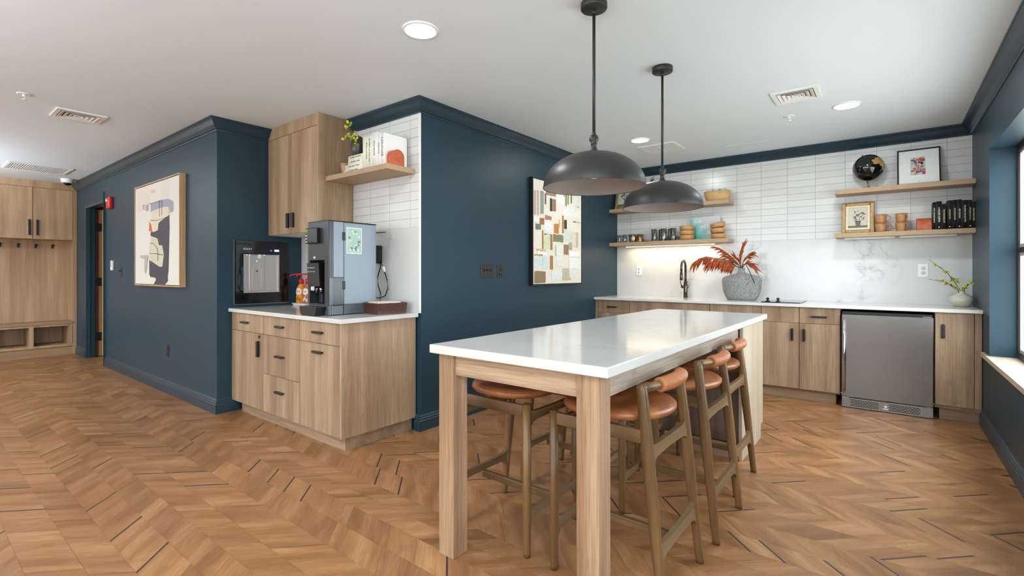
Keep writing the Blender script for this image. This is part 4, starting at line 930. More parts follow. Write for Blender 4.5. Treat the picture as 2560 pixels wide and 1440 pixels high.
ledbar('unlit white light bar under the mugs and gold frame', -.345, .05, False)
ledbar('unlit white light bar under the orange block and black books', .085, .485, False)
area('shelf_light', (-2.135, 5.867, 1.556), (0, 0, 0), 1.08, .02, 4, (1, .82, .58))
# ================================================================ ITEMS ON KITCHEN SHELVES
Z1 = 1.6185; Z2 = 2.0525; Z3 = 2.0475; Z4 = 1.6175
for i, (x, y, lab) in enumerate([(-2.765, 5.84, 'clear glass nearest the blue wall on the lower left shelf'), (-2.715, 5.88, 'clear glass in the middle of the three small glasses'), (-2.672, 5.80, 'clear glass beside the metallic pitcher')]):
    m = MB(); m.lathe([(0, 0), (.024, 0), (.027, .004), (.03, .1), (.0285, .1), (.0255, .01), (0, .008)], (x, y, Z1), 24, cap=False); tag(m.build('drinking_glass', M_glass, origin=(x, y, Z1)), lab, 'glass', 'small clear glasses on the lower left shelf')
M_pew = mat('mottled_pewter', (150, 136, 116), .25, metal=.8, noise=.25, nscale=60); M_brz2 = mat('mottled_bronze', (156, 122, 80), .25, metal=.8, noise=.25, nscale=60)
def handle_c(mb, x, y, z0, z1, r0, out, rt=.005, ang=0):
    ca, sa = math.cos(ang), math.sin(ang); pts = []
    for k in range(9):
        a = PI / 2 - PI * k / 8; rr_ = r0 + out * math.cos(a); pts.append((x + ca * rr_, y + sa * rr_, (z0 + z1) / 2 + (z1 - z0) / 2 * math.sin(a)))
    mb.tube(pts, rt, 8, up=(-sa, ca, 0))
o = thing('pitcher', 'small pewter pitcher with spout on the lower left shelf', 'pitcher', (-2.585, 5.85, Z1))
m = MB(); m.lathe([(0, 0), (.042, 0), (.046, .01), (.05, .06), (.046, .1), (.043, .1), (.045, .06), (0, .01)], (-2.585, 5.85, Z1), 28, cap=False); m.tube([(-2.625, 5.845, Z1 + .08), (-2.645, 5.84, Z1 + .1)], [.012, .007], 10); m.build('body', M_pew, o)
o = thing('mug', 'bronze metallic mug beside the pewter pitcher', 'mug', (-2.49, 5.85, Z1))
m = MB(); m.lathe([(0, 0), (.038, 0), (.04, .01), (.041, .098), (.038, .098), (.036, .01), (0, .008)], (-2.49, 5.85, Z1), 28, cap=False); m.build('body', M_brz2, o)
m = MB(); handle_c(m, -2.49, 5.85, Z1 + .025, Z1 + .085, .04, .02); m.build('handle', M_brz2, o)
m = MB(); m.lathe([(0, 0), (.05, 0), (.058, .01), (.054, .01), (.05, .004), (0, .004)], (-2.39, 5.84, Z1), 24, cap=False); tag(m.build('small_dish', M_black), 'small flat black dish between the bronze mug and the tumblers', 'dish')
def mercury():
    t = NT('smoked_mercury_glass'); nz = t.n('TexNoise', Scale=1.0, Detail=3.0); t.l(t.coord((150, 150, 9), rnd=9), nz.inputs['Vector'])
    t.l(t.ramp(nz.outputs[0], [(.38, lin((26, 26, 26))), (.5, lin((96, 96, 94))), (.6, lin((205, 204, 200)))]), t.b.inputs['Base Color']); t.b.inputs['Metallic'].default_value = .7; t.b.inputs['Roughness'].default_value = .22; return t.m
M_tmb = mercury()
for x, y, lab in [(-2.292, 5.83, 'leftmost'), (-2.228, 5.90, 'second from the left, set back'), (-2.175, 5.83, 'middle one in front'), (-2.11, 5.90, 'second from the right, set back'), (-2.058, 5.83, 'rightmost beside the bowls')]:
    cup('tumbler', 'dark mirrored fluted tumbler on the lower left shelf, ' + lab, 'tumbler', (x, y, Z1), [(0, 0), (.03, 0), (.033, .004), (.0375, .15), (.0355, .15), (.031, .01), (0, .008)], M_tmb, 'dark mirrored tumblers', n=14)
M_bowl = mat('caramel_ceramic', (186, 138, 88), .35, noise=.06)
def bowl(x, y, z, lab, grp, tilt=0, h=.056, r=.083):
    o = cup('bowl', lab, 'bowl', (x, y, z), [(0, 0), (r * .74, 0), (r * .9, .006), (r * .97, .018), (r, .035), (r, h - .001), (r - .002, h), (r - .005, h), (r - .008, .03), (r * .5, .008), (0, .006)], M_bowl, grp, n=36); o.rotation_euler = (0, tilt, 0); return o
for k, w_ in enumerate(('bottom', 'middle', 'top')):
    bowl(-1.90, 5.85, Z1 + k * .0565, 'caramel bowl, %s one of the straight stack left of the teal book' % w_, 'caramel bowls stacked left of the book')
bowl(-1.54, 5.84, Z1, 'caramel bowl, bottom one of the leaning stack right of the teal book', 'caramel bowls stacked right of the book')
bowl(-1.54, 5.84, Z1 + .063, 'caramel bowl, middle one of the leaning stack right of the teal book', 'caramel bowls stacked right of the book', -.08)
bowl(-1.538, 5.84, Z1 + .125, 'caramel bowl, tilted top one of the stack right of the teal book', 'caramel bowls stacked right of the book', -.2)
# coastal book leaning on tiles
def cover_mat():
    t = NT('coastal_cover'); tc = t.n('TexCoord'); sp = t.n('SeparateXYZ'); t.l(tc.outputs['Object'], sp.inputs[0])
    nz = t.n('TexNoise', Scale=14.0, Detail=6.0, Roughness=.7); t.l(tc.outputs['Object'], nz.inputs['Vector'])
    a = t.n('Math', operation='MULTIPLY_ADD'); t.l(sp.outputs[0], a.inputs[0]); a.inputs[1].default_value = 2.2; t.l(nz.outputs[0], a.inputs[2])
    b_ = t.n('Math', operation='MULTIPLY_ADD'); t.l(sp.outputs[2], b_.inputs[0]); b_.inputs[1].default_value = 1.8; t.l(a.outputs[0], b_.inputs[2])
    t.l(t.ramp(b_.outputs[0], [(.3, lin((60, 160, 152))), (.55, lin((120, 184, 176))), (.8, lin((186, 198, 196))), (1.0, lin((200, 203, 202)))]), t.b.inputs['Base Color']); t.b.inputs['Roughness'].default_value = .4; return t.m
bo = thing('coffee_table_book', 'teal and grey picture book standing upright between the two bowl stacks', 'book', (-1.71, 5.93, Z1))
m = MB(); m.box(-1.883, -1.543, 5.922, 5.925, Z1, Z1 + .275); m.box(-1.883, -1.543, 5.943, 5.946, Z1, Z1 + .275); m.box(-1.546, -1.543, 5.925, 5.943, Z1, Z1 + .275); m.build('cover', cover_mat(), bo)
m = MB(); m.box(-1.880, -1.547, 5.9255, 5.9425, Z1 + .003, Z1 + .272); m.build('pages', M_page, bo)
for tx, x, z in (('CO', -1.79, .222), ('AST', -1.715, .157), ('A', -1.665, .088)):
    text('cover_title', tx, .055, M_white, bo, (x, 5.9215, Z1 + z), sx=1.1)
# upper left: framed floral, berries, planter
M_gold = mat('antique_gold', (164, 134, 92), .45, metal=.35, noise=.3, nscale=90, bump=.5)
def frame_xz(name, label, x0, x1, z0, h, yb, lean, fw_, dp, mf, picture, gcat='picture frame', liner=None, mat_border=None):
    """framed picture standing on a shelf and leaning back: lean = how far the top moves towards the wall"""
    o = thing(name, label, gcat, ((x0 + x1) / 2, yb, z0)); ang = math.asin(lean / h)
    w_ = x1 - x0
    mb = MB()
    for a in ((0, fw_, 0, h), (w_ - fw_, w_, 0, h), (fw_, w_ - fw_, 0, fw_), (fw_, w_ - fw_, h - fw_, h)): mb.box(x0 + a[0], x0 + a[1], yb - dp, yb, z0 + a[2], z0 + a[3], min(fw_, dp) * .25)
    mb.build('frame', mf, o)
    if liner:
        mb = MB(); q = fw_ + .0005; lw = .018
        for a in ((q, q + lw, q, h - q), (w_ - q - lw, w_ - q, q, h - q), (q + lw, w_ - q - lw, q, q + lw), (q + lw, w_ - q - lw, h - q - lw, h - q)): mb.box(x0 + a[0], x0 + a[1], yb - dp * .7, yb, z0 + a[2], z0 + a[3])
        mb.build('liner', liner, o); fw_ += lw
    picture(o, x0 + fw_ + .0005, x1 - fw_ - .0005, z0 + fw_ + .0005, z0 + h - fw_ - .0005, yb - dp * .4)
    o.rotation_euler = (-ang, 0, 0); return o
def pic_floral(seed, bgc, dark):
    def f(o, x0, x1, z0, z1, y):
        rr = random.Random(seed); cols = [bgc, (120, 104, 86), (96, 104, 96), (150, 110, 118), (186, 150, 150), (92, 110, 84), (200, 190, 178), (70, 78, 78)]
        mb = MB(); mb.box(x0, x1, y, y + .006, z0, z1); W_, H_ = x1 - x0, z1 - z0
        mb.mi = 1; mb.box(x0, x1, y - .0003, y, z0, z0 + H_ * .12)
        mb.mi = 2; mb.prism([(x0 + W_ * .36, z0 + H_ * .36), (x0 + W_ * .66, z0 + H_ * .36), (x0 + W_ * .62, z0 + H_ * .08), (x0 + W_ * .4, z0 + H_ * .08)], 'Y', y - .0006, y)
        for k in range(46):
            mb.mi = rr.choice([3, 4, 5, 5, 6, 7]); a = rr.uniform(0, 2 * PI); q = rr.uniform(0, 1) ** .5; cx = x0 + W_ * (.5 + .36 * q * math.cos(a)); cz = z0 + H_ * (.58 + .27 * q * math.sin(a)); r = W_ * rr.uniform(.03, .085)
            pp = [mb.bm.verts.new((cx + r * math.cos(t_) * rr.uniform(.6, 1), y - .0008 - k * .00002, cz + r * math.sin(t_) * rr.uniform(.6, 1))) for t_ in [2 * PI * j / 9 for j in range(9)]]
            fc = mb.bm.faces.new(pp); fc.material_index = mb.mi
        mb.build('picture', [flat(c) for c in cols], o, recalc=False)
    return f
frame_xz('framed_flower_painting', 'gold framed flower picture behind the pendant lamps on the upper left shelf', -2.84, -2.53, Z2, .37, 5.87, .08, .034, .03, M_gold, pic_floral(4, (196, 200, 188), 0))
vb = thing('berry_vase', 'dark bottle vase of burgundy berry stems behind the far pendant lamp', 'vase', (-2.36, 5.86, Z2))
m = MB(); m.lathe([(0, 0), (.04, 0), (.05, .03), (.045, .09), (.018, .13), (.016, .17), (.013, .17), (.012, .13), (.03, .08), (0, .01)], (-2.36, 5.86, Z2), 24, cap=False); m.build('body', M_dkcer, vb)
M_berry = mat('burgundy_berry', (96, 26, 32), .4); rr = random.Random(9)
for pth in ([(-2.36, 5.86, Z2 + .1), (-2.42, 5.85, Z2 + .2), (-2.52, 5.84, Z2 + .25), (-2.62, 5.82, Z2 + .22)], [(-2.36, 5.86, Z2 + .1), (-2.43, 5.86, Z2 + .24), (-2.55, 5.85, Z2 + .30)], [(-2.36, 5.86, Z2 + .1), (-2.34, 5.86, Z2 + .28), (-2.32, 5.85, Z2 + .372)]):
    mb = MB(); mb.tube(pth, .0022, 6); mb.build('stem', M_twig, vb); mb = MB()
    for k in range(26):
        q = rr.uniform(.45, 1) * (len(pth) - 1); i = min(int(q), len(pth) - 2); p = Vector(pth[i]).lerp(Vector(pth[i + 1]), q - i); mb.sphere(p + Vector((rr.uniform(-.014, .014), rr.uniform(-.014, .014), rr.uniform(-.014, .014))), .0065, 8, 6)
    mb.build('berries', M_berry, vb)
pb = thing('planter_bowl', 'round light wood bowl with small succulents on the upper left shelf', 'planter', (-1.553, 5.85, Z2))
m = MB(); m.lathe([(0, 0), (.11, 0), (.122, .01), (.14, .06), (.148, .112), (.141, .113), (.133, .09), (0, .088)], (-1.553, 5.85, Z2), 40, cap=False, sy=.62); m.build('bowl', mat('turned_wood', (200, 162, 110), .45, noise=.1, nscale=20), pb)
M_leafs = mat('grey_green_leaf', (84, 96, 78), .6, noise=.2); mb = MB(); rr = random.Random(2)
for cx in (-1.64, -1.60, -1.545, -1.50, -1.455):
    for k in range(11):
        a = rr.uniform(0, 2 * PI); t_ = rr.uniform(.15, 1.0); L = rr.uniform(.03, .062); d_ = Vector((math.cos(a) * t_ * .6, math.sin(a) * t_ * .6, 1)).normalized(); p = Vector((cx, 5.85 + rr.uniform(-.03, .03), Z2 + .085))
        mb.tube([p, p + d_ * L * .5, p + d_ * L], [.004, .005, .0008], 5)
mb.build('succulents', M_leafs, pb)
# globe
def globe_mat():
    t = NT('black_globe'); tc = t.n('TexCoord'); nz = t.n('TexNoise', Scale=5.2, Detail=5.0, Roughness=.55); t.l(tc.outputs['Object'], nz.inputs['Vector'])
    sp = t.n('SeparateXYZ'); t.l(tc.outputs['Object'], sp.inputs[0])
    a = t.n('Math', operation='MULTIPLY_ADD'); t.l(sp.outputs[0], a.inputs[0]); a.inputs[1].default_value = 2.4; t.l(nz.outputs[0], a.inputs[2])
    c = t.n('Math', operation='MULTIPLY_ADD'); t.l(sp.outputs[2], c.inputs[0]); c.inputs[1].default_value = .9; t.l(a.outputs[0], c.inputs[2])
    f = t.ramp(c.outputs[0], [(.77, (0, 0, 0, 1)), (.78, (1, 1, 1, 1))])
    t.l(mix(t, f, lin((10, 10, 11)), lin((178, 138, 80))), t.b.inputs['Base Color']); t.b.inputs['Roughness'].default_value = .06; t.b.inputs['Coat Weight'].default_value = .5; return t.m
gl = thing('desk_globe', 'glossy black globe with gold continents on the upper right shelf', 'globe', (-.152, 5.865, Z3))
m = MB(); m.lathe([(0, 0), (.072, 0), (.074, .004), (.07, .008), (0, .009)], (-.165, 5.865, Z3), 36); m.build('base', M_black, gl)
m = MB(); m.tube([(-.15, 5.865, Z3 + .008), (-.16, 5.865, Z3 + .075)], .005, 10); m.build('stem', M_brass, gl)
gc = Vector((-.152, 5.865, Z3 + .205)); m = MB(); m.sphere((0, 0, 0), .129, 48, 28); g = m.build('sphere', globe_mat(), gl, recalc=False)
for v_ in g.data.vertices: v_.co += ORG[gl.name]
g.location = gc - ORG[gl.name]
m = MB(); m.tube([gc + Vector((-.045, 0, .122)), gc + Vector((-.049, 0, .133))], .006, 8); m.build('axis_pin', M_brass, gl)
def pic_print(o, x0, x1, z0, z1, y):
    mb = MB(); mb.box(x0, x1, y, y + .005, z0, z1); mb.build('mat_board', flat((238, 238, 234)), o)
    cols = [(150, 60, 70), (40, 36, 40), (200, 150, 60), (200, 205, 205), (80, 110, 90), (180, 70, 110), (210, 110, 80), (90, 100, 130)]
    ax0, ax1, az0, az1 = x0 + .085, x1 - .095, z0 + .085, z1 - .075; mb = MB(); mb.mi = 3; mb.box(ax0, ax1, y - .001, y - .0002, az0, az1); rr = random.Random(8)
    for k in range(60):
        mb.mi = rr.randrange(8); a, b = rr.uniform(ax0, ax1 - .02), rr.uniform(az0, az1 - .02); mb.box(a, min(ax1, a + rr.uniform(.008, .03)), y - .00105 - k * .00001, y - .001, b, min(az1, b + rr.uniform(.006, .028)))
    mb.build('print', [flat(c) for c in cols], o)
frame_xz('framed_print', 'black framed colourful print with wide white mat on the upper right shelf', .068, .380, Z3, .36, 5.86, .10, .011, .018, M_black, pic_print)
frame_xz('framed_flower_painting', 'small ornate gold frame with flowers in a pot beside the mugs', -.372, -.105, Z4, .315, 5.90, .05, .036, .03, M_gold, pic_floral(6, (206, 196, 180), 0), liner=flat((226, 214, 190)))
M_mug = mat('caramel_mug', (178, 128, 84), .35, noise=.05)
for x, nm in ((-.055, 'beside the gold frame'), (.098, 'beside the orange block')):
    for k, w_ in ((0, 'lower'), (1, 'upper')):
        z = Z4 + k * .0865; o = thing('mug', 'caramel mug, %s one of the stack %s' % (w_, nm), 'mug', (x, 5.86, z), 'caramel mugs on the lower right shelf')
        m = MB(); m.lathe([(0, 0), (.034, 0), (.0385, .004), (.0395, .016), (.045, .05), (.0465, .085), (.044, .085), (.042, .05), (.034, .01), (0, .008)], (x, 5.86, z), 32, cap=False); m.build('body', M_mug, o)
        m = MB(); handle_c(m, x, 5.86, z + .018, z + .075, .042, .03, .0048, -.25 if 'gold' in nm else -.9); m.build('handle', M_mug, o)
archblock('orange marbled block bookend left of the black books', .207, .312, 5.80, 5.93, Z4, .115, .05)
M_bk = mat('black_book_cloth', (24, 23, 24), .55); M_gt = mat('gold_foil', (206, 190, 130), .4, metal=.2); M_wt = mat('white_foil', (222, 218, 206), .5)
for i, (x0, x1, h, tx, ts, mt, lab) in enumerate([(.317, .339, .247, 'WHAT THE RIVER KNOWS', .011, M_wt, 'leftmost thin one with a boxed spine title'), (.340, .381, .252, 'A FINDER KEEPER', .017, M_wt, 'second from left, thick with large white title'), (.382, .406, .227, 'THE TRANSPLANT', .015, M_gt, 'third from left, shortest with gold capitals'), (.417, .448, .254, 'THE SPOON SEA', .012, M_gt, 'fourth from left with small gold title'),
                                              (.451, .48, .255, 'THE WAITING NATURE', .010, M_wt, 'fifth from left with two-line title'), (.481, .512, .256, 'RED THE RIVER', .012, M_wt, 'sixth from left, grey title over round mark'), (.513, .552, .248, 'Remember the One Who', .014, M_wt, 'third from the right, wide with white title'), (.554, .577, .246, 'De Leeuw Journey', .014, M_gt, 'second from the right with green-gold title'), (.577, .598, .228, 'Never Quiet Night', .014, M_gt, 'rightmost against the dark wall')]):
    if i == 8: x0 = .5785
    if i == 3: x0 = .4165
    o, _ = book('black_book', 'black book on the lower right shelf, ' + lab, x0, x1 - .0008, 5.78, 5.93, Z4, Z4 + h, M_bk, 'black books on the lower right shelf')
    text('spine_title', tx, ts, mt, o, ((x0 + x1) / 2, 5.7765, Z4 + h * .52), spin=-PI / 2, bold=.0003)
    if i in (1, 3, 5, 7): 
        m = MB(); m.lathe([(0, -.0006), (.006, -.0005), (.006, 0)], ((x0 + x1) / 2, 5.7768, Z4 + .02), 10, 'Y'); m.build('spine_mark', mt, o)
# ================================================================ ISLAND
ix0, ix1, iy0, iy1 = -1.583, -.727, 1.447, 4.102
isl = thing('kitchen_island', 'long oak island table with white quartz top and panelled far base', 'kitchen island', (-1.155, 2.77, 0))
m = MB(); m.box(ix0, ix1, iy0, iy1, .878, .915, .004); m.build('countertop', M_quartz, isl)
for a in (-1.555, -.864):
    m = MB(); m.box(a, a + .088, 1.479, 1.566, 0, .8775, .0015, 1); m.build('leg', M_isl, isl)
m = MB(); m.box(-1.4665, -.8645, 1.492, 1.514, .788, .8775); m.build('apron', M_islx, isl)
m = MB(); m.box(-.802, -.780, 1.5665, 3.43, .788, .8775); m.build('apron', M_isly, isl)
m = MB(); m.box(-1.551, -1.529, 1.5665, 3.43, .788, .8775); m.build('apron', M_isly, isl)
BY0, BY1 = 3.40, 4.06
m = MB(); m.box(-1.55, -.77, BY0 + .04, BY1 - .02, .1, .8775); m.build('base_body', M_isld, isl)
for a in (-1.57, -.7695):
    m = MB(); m.prism([(BY0, 0), (BY1 - .07, 0), (BY1 - .07, .1), (BY1, .1), (BY1, .8775), (BY0 + .03, .8775), (BY0 + .03, .78), (BY0, .78)], 'X', a, a + .0195); m.build('side_panel', M_islp, isl)
m = MB(); m.box(-1.55, -.77, BY0 + .018, BY0 + .0395, .0, .095); m.build('plinth', M_cabx, isl)
m = MB(); m.box(-1.55, -.77, BY1 - .09, BY1 - .07, .0, .0995); m.build('plinth', M_cabx, isl)
for k in range(2):
    m = MB(); m.box(-1.549 + k * .39, -1.161 + k * .39, BY1 - .0195, BY1, .102, .875, .0015, 1); d = m.build('door', M_cab, isl)
# ================================================================ STOOLS (local: +x is the front, y across)
def ring_seat(sx, z, ox=0):
    pts = []
    for k in range(40):
        a = 2 * PI * k / 40; c_, s_ = math.cos(a), math.sin(a)
        n_ = 2.6 if c_ > 0 else 2.05
        r_ = (abs(c_) ** n_ + abs(s_) ** n_) ** (-1 / n_)
        pts.append(Vector((.028 + ox + sx * .222 * r_ * c_, sx * .232 * r_ * s_, z)))
    return pts
def make_stool(label):
    o = thing('counter_stool', label, 'stool', (0, 0, 0), 'counter stools around the island')
    for sy in (-1, 1):
        m = MB(); m.tube([(.23, sy * .207, 0), (.23, sy * .207, .02), (.23, sy * .207, .3), (.23, sy * .207, .661)], [.0145, .016, .0185, .0195], 16, up=(1, 0, 0)); m.build('front_leg', M_stool, o)
        m = MB(); bx = lambda z: -.232 + .085 * (z / .80)
        m.tube([(bx(z), sy * (.212 - .012 * z / .8), z) for z in (0, .02, .25, .45, .62, .72, .775, .80, .814, .8185)], [(.014, .016), (.015, .017), (.0165, .020), (.018, .0235), (.019, .0235), (.018, .021), (.0185, .0205), (.0185, .020), (.016, .017), (.008, .009)], 16, up=(1, 0, 0), sq=.8); m.build('rear_leg', M_stool, o)
        m = MB(); m.box(-.158, .213, sy * .207 - .0105, sy * .207 + .0105, .604, .653, .003); m.build('side_rail', wood('stool_walnut_x', (116, 88, 56), (80, 58, 36), 'X', contrast=.7, rough=.35, scale=1.6), o)
    def stretcher(x, zt, w_, arch=.035, dp=.045, lean=0, flare=.018):
        pts = []; e = w_
        pts += [(-e, zt + flare), (-e + .018, zt + flare * .25), (-e + .05, zt - .002), (0, zt - .004), (e - .05, zt - .002), (e - .018, zt + flare * .25), (e, zt + flare)]
        pts += [(e, zt - dp - arch), (e - .018, zt - dp - arch * .35), (e - .05, zt - dp - .004), (0, zt - dp), (-e + .05, zt - dp - .004), (-e + .018, zt - dp - arch * .35), (-e, zt - dp - arch)]
        mb = MB(); mb.prism(pts, 'X', x - .010, x + .010)
        if lean:
            for v_ in mb.bm.verts: v_.co.x += (v_.co.z - zt) * lean
        return mb.build('stretcher', M_stoolh, o)
    stretcher(.23, .622, .192, .03, .035, 0, .012)
    stretcher(.23, .205, .192, .04, .035, 0, .02)
    stretcher(-.170, .590, .192, .035, .042, .106)
    stretcher(-.2065, .240, .195, .04, .038, .106)
    m = MB(); m.box(-.198, .221, -.012, .012, .172, .204, .003); m.build('footrest_bar', wood('stool_walnut_x', (0, 0, 0), (0, 0, 0)), o)
    m = MB(); m.loft([ring_seat(.86, .6625), ring_seat(.955, .668), ring_seat(1.0, .681), ring_seat(.995, .692), ring_seat(.95, .702), ring_seat(.85, .7065), ring_seat(.55, .703), ring_seat(.2, .700)]); m.build('seat', M_leath, o)
    arc = []
    for k in range(21):
        s_ = -1 + 2 * k / 20; arc.append((-.147 - .052 * (1 - abs(s_) ** 2.2), s_ * .203, .803 + .004 * (1 - s_ * s_)))
    m = MB(); m.tube(arc, [(.0165, .0165) if k not in (0, 1, 19, 20) else ((.0195, .0195) if k in (1, 19) else (.018, .017)) for k in range(21)], 16); m.build('back_rail', M_stool, o)
    m = MB(); P = [Vector(p) for p in arc[4:17]]; L = []
    tot = 12; nturn = 24; pts, rad = [], []
    for k in range(nturn * 4 + 1):
        q = k / (nturn * 4) * tot; i = min(int(q), tot - 1); p = P[i].lerp(P[i + 1], q - i); f = k % 4
        pts.append(p); rad.append((.0285, .0285) if f == 2 else ((.0278, .0278) if f in (1, 3) else (.0235, .0235)))
    m.tube(pts, rad, 20); m.build('leather_wrap', M_wrap, o)
    return o
st = make_stool('walnut stool with tan leather seat, nearest the camera on the window side')
spots = [(-.862, 1.897, PI, None), (-.845, 2.507, PI, 'walnut stool with tan leather seat, middle one on the window side'), (-.885, 3.055, PI, 'walnut stool with tan leather seat, by the island base on the window side'),
         (-1.462, 1.897, 0, 'walnut stool with tan leather seat, nearest the camera on the blue wall side'), (-1.462, 2.49, 0, 'walnut stool with tan leather seat, middle one on the blue wall side'), (-1.462, 3.06, 0, 'walnut stool with tan leather seat, by the island base on the blue wall side')]
for i, (x, y, a, lab) in enumerate(spots):
    o = st if i == 0 else copy_tree(st)
    o.location = (x, y, 0); o.rotation_euler = (0, 0, a)
    if lab: o['label'] = lab
# ================================================================ PENDANTS
M_pend = mat('dark_grey_pendant', (56, 55, 53), .42, metal=.35, spec=.5); M_pin = mat('pendant_inside', (150, 138, 132), .6)
def pendant(label, x, y):
    o = thing('pendant_lamp', label, 'pendant lamp', (x, y, 1.66), 'dome pendants over the island')
    m = MB(); m.lathe([(0, CH - .0005), (.064, CH - .0005), (.065, CH - .003), (.065, CH - .029), (.063, CH - .032), (0, CH - .032)], (x, y, 0), 40, cap=False); m.lathe([(.012, CH - .03), (.012, CH - .05), (.0095, CH - .055)], (x, y, 0), 16); m.build('canopy', M_pend, o)
    m = MB(); m.lathe([(.0078, CH - .045), (.0078, 1.91)], (x, y, 0), 16); m.build('rod', M_pend, o)
    m = MB(); m.lathe([(.009, 1.925), (.011, 1.92), (.009, 1.915), (.018, 1.908), (.0235, 1.895), (.022, 1.882), (.014, 1.873), (.0165, 1.87), (.0165, 1.866), (.013, 1.863), (.014, 1.845), (.02, 1.832), (.034, 1.822), (.038, 1.817)], (x, y, 0), 28); m.build('neck', M_pend, o)
    m = MB(); R0, H0, zr = .252, .172, 1.652
    prof = [(R0 * math.sin(a) ** .92, zr + H0 * math.cos(a)) for a in [PI / 2 * k / 18 for k in range(1, 19)]]
    prof = [(0.001, zr + H0)] + prof
    m.lathe(prof, (x, y, 0), 64, cap=False); m.mi = 1
    inner = [(max(0, r_ - .0035), z_ - .003) for r_, z_ in prof[:-1]] + [(R0 - .0035, zr)]
    m.lathe(inner[::-1], (x, y, 0), 64, cap=False); m.mi = 0; m.lathe([(R0, zr), (R0 + .0015, zr - .002), (R0 - .003, zr - .002), (R0 - .0035, zr)], (x, y, 0), 64, cap=False)
    m.build('shade', [M_pend, M_pin], o, recalc=False)
    m = MB(); m.lathe([(.02, 1.81), (.02, 1.775), (.016, 1.77), (.028, 1.74), (.03, 1.72), (.02, 1.70), (0, 1.693)], (x, y, 0), 20); m.build('bulb', mat('frosted_bulb', (236, 232, 224), .3), o)
    return o
pendant('dark grey dome pendant lamp nearer the camera, over the near half of the island', -1.155, 2.15)
pendant('dark grey dome pendant lamp farther away, hanging before the lit shelf', -1.165, 3.10)
# ================================================================ CEILING FIXTURES
def downlight(label, x, y, r=.085, power=None, lit=True, group=None):
    o = thing('recessed_downlight', label, 'ceiling light', (x, y, CH - .01), group)
    m = MB(); m.lathe([(r + .014, CH - .0005), (r + .013, CH - .006), (r + .002, CH - .009), (r, CH - .004)], (x, y, 0), 40, cap=False); m.build('trim_ring', M_white, o)
    m = MB(); m.lathe([(0, CH - .0045), (r, CH - .0045)], (x, y, 0), 40, cap=False); m.build('diffuser', M_lamp, o)
    area('downlight', (x, y, CH - .012), (0, 0, 0), r * 1.9, r * 1.9, power or LAMP_W, (.94, .98, 1), 'DISK')
downlight('round recessed ceiling light above the coffee nook side, largest in view', -2.04, 1.80)
downlight('round recessed ceiling light nearest the window wall, right of the square vent', -.261, 4.70)
downlight('round recessed ceiling light left of the far pendant rod, before the kitchen wall', -1.978, 4.65)
for x in (-8.0, -5.2, -2.4, -.3):  # unseen recessed lights, added behind the camera as fill
    for y in (-.6, -3.2): downlight('round recessed ceiling light added unseen in the open area behind the camera', x, y, group='added recessed lights behind the camera', power=LAMP_W * (2.4 if x < -7 else 1))
def vent_square(label, x, y, hx, hy, n=4):
    o = thing('ceiling_vent', label, 'vent', (x, y, CH - .02)); z = CH - .0005
    m = MB(); fw_ = .034
    for a in ((-hx, hx, -hy, -hy + fw_), (-hx, hx, hy - fw_, hy), (-hx, -hx + fw_, -hy + fw_, hy - fw_), (hx - fw_, hx, -hy + fw_, hy - fw_)): m.box(x + a[0], x + a[1], y + a[2], y + a[3], z - .012, z, .002)
    m.build('frame', M_white, o)
    m = MB(); m.box(x - hx + fw_, x + hx - fw_, y - hy + fw_, y + hy - fw_, z - .001, z); m.build('backing', mat('vent_shadow', (110, 108, 106), .8), o)
    for k in range(n):
        f = 1 - (k + .12) / (n + .1); ax, ay = (hx - fw_) * f, (hy - fw_) * f; t_ = .011
        m = MB(); rgs = [[(x + s1 * (ax + d1), y + s2 * (ay + d1), zz_) for s1, s2 in ((-1, -1), (1, -1), (1, 1), (-1, 1))] for d1, zz_ in ((-.022, z - .003), (0, z - .014), (-.003, z - .0155), (-.025, z - .005))]
        m.loft(rgs + [rgs[0]], cap=False, smooth=False); m.build('louvre', M_white, o)
    m = MB(); m.box(x - .03, x + .03, y - .03, y + .03, z - .01, z - .006); m.build('centre_plate', M_white, o)
vent_square('square white ceiling vent with stepped louvres left of the window-side downlight', -.547, 4.193, .153, .153)
vent_square('square white ceiling vent on the left, near the sprinkler', -5.45, .99, .16, .16)
o = thing('ceiling_vent', 'white louvred vent crossed by the far pendant rod', 'vent', (-1.92, 5.07, CH - .02))
x0, x1, y0, y1 = -2.112, -1.725, 4.895, 5.25; m = MB(); f = .03
for a in ((x0, x1, y0, y0 + f), (x0, x1, y1 - f, y1), (x0, x0 + f, y0 + f, y1 - f), (x1 - f, x1, y0 + f, y1 - f), ((x0 + x1) / 2 - .012, (x0 + x1) / 2 + .012, y0 + f, y1 - f)): m.box(a[0], a[1], a[2], a[3], CH - .012, CH - .0005, .002)
m.build('frame', M_white, o); m = MB()
for k in range(15):
    yy = y0 + f + .008 + k * .0195
    if yy < y1 - f - .01: m.box(x0 + f, x1 - f, yy, yy + .011, CH - .010, CH - .004)
m.build('louvres', M_white, o); m = MB(); m.box(x0 + f, x1 - f, y0 + f, y1 - f, CH - .002, CH - .0006); m.build('backing', mat('vent_shadow', (110, 108, 106), .8), o)
o = thing('return_grille', 'long white return air grille on the far left ceiling', 'vent', (-8.55, 1.17, CH - .02))
x0, x1, y0, y1 = -8.86, -8.27, .875, 1.46; x0, x1 = -8.87, -8.30; m = MB(); f = .028
for a in ((x0, x1, y0, y0 + f), (x0, x1, y1 - f, y1), (x0, x0 + f, y0 + f, y1 - f), (x1 - f, x1, y0 + f, y1 - f)): m.box(a[0], a[1], a[2], a[3], CH - .012, CH - .0005, .002)
m.build('frame', M_white, o); m = MB()
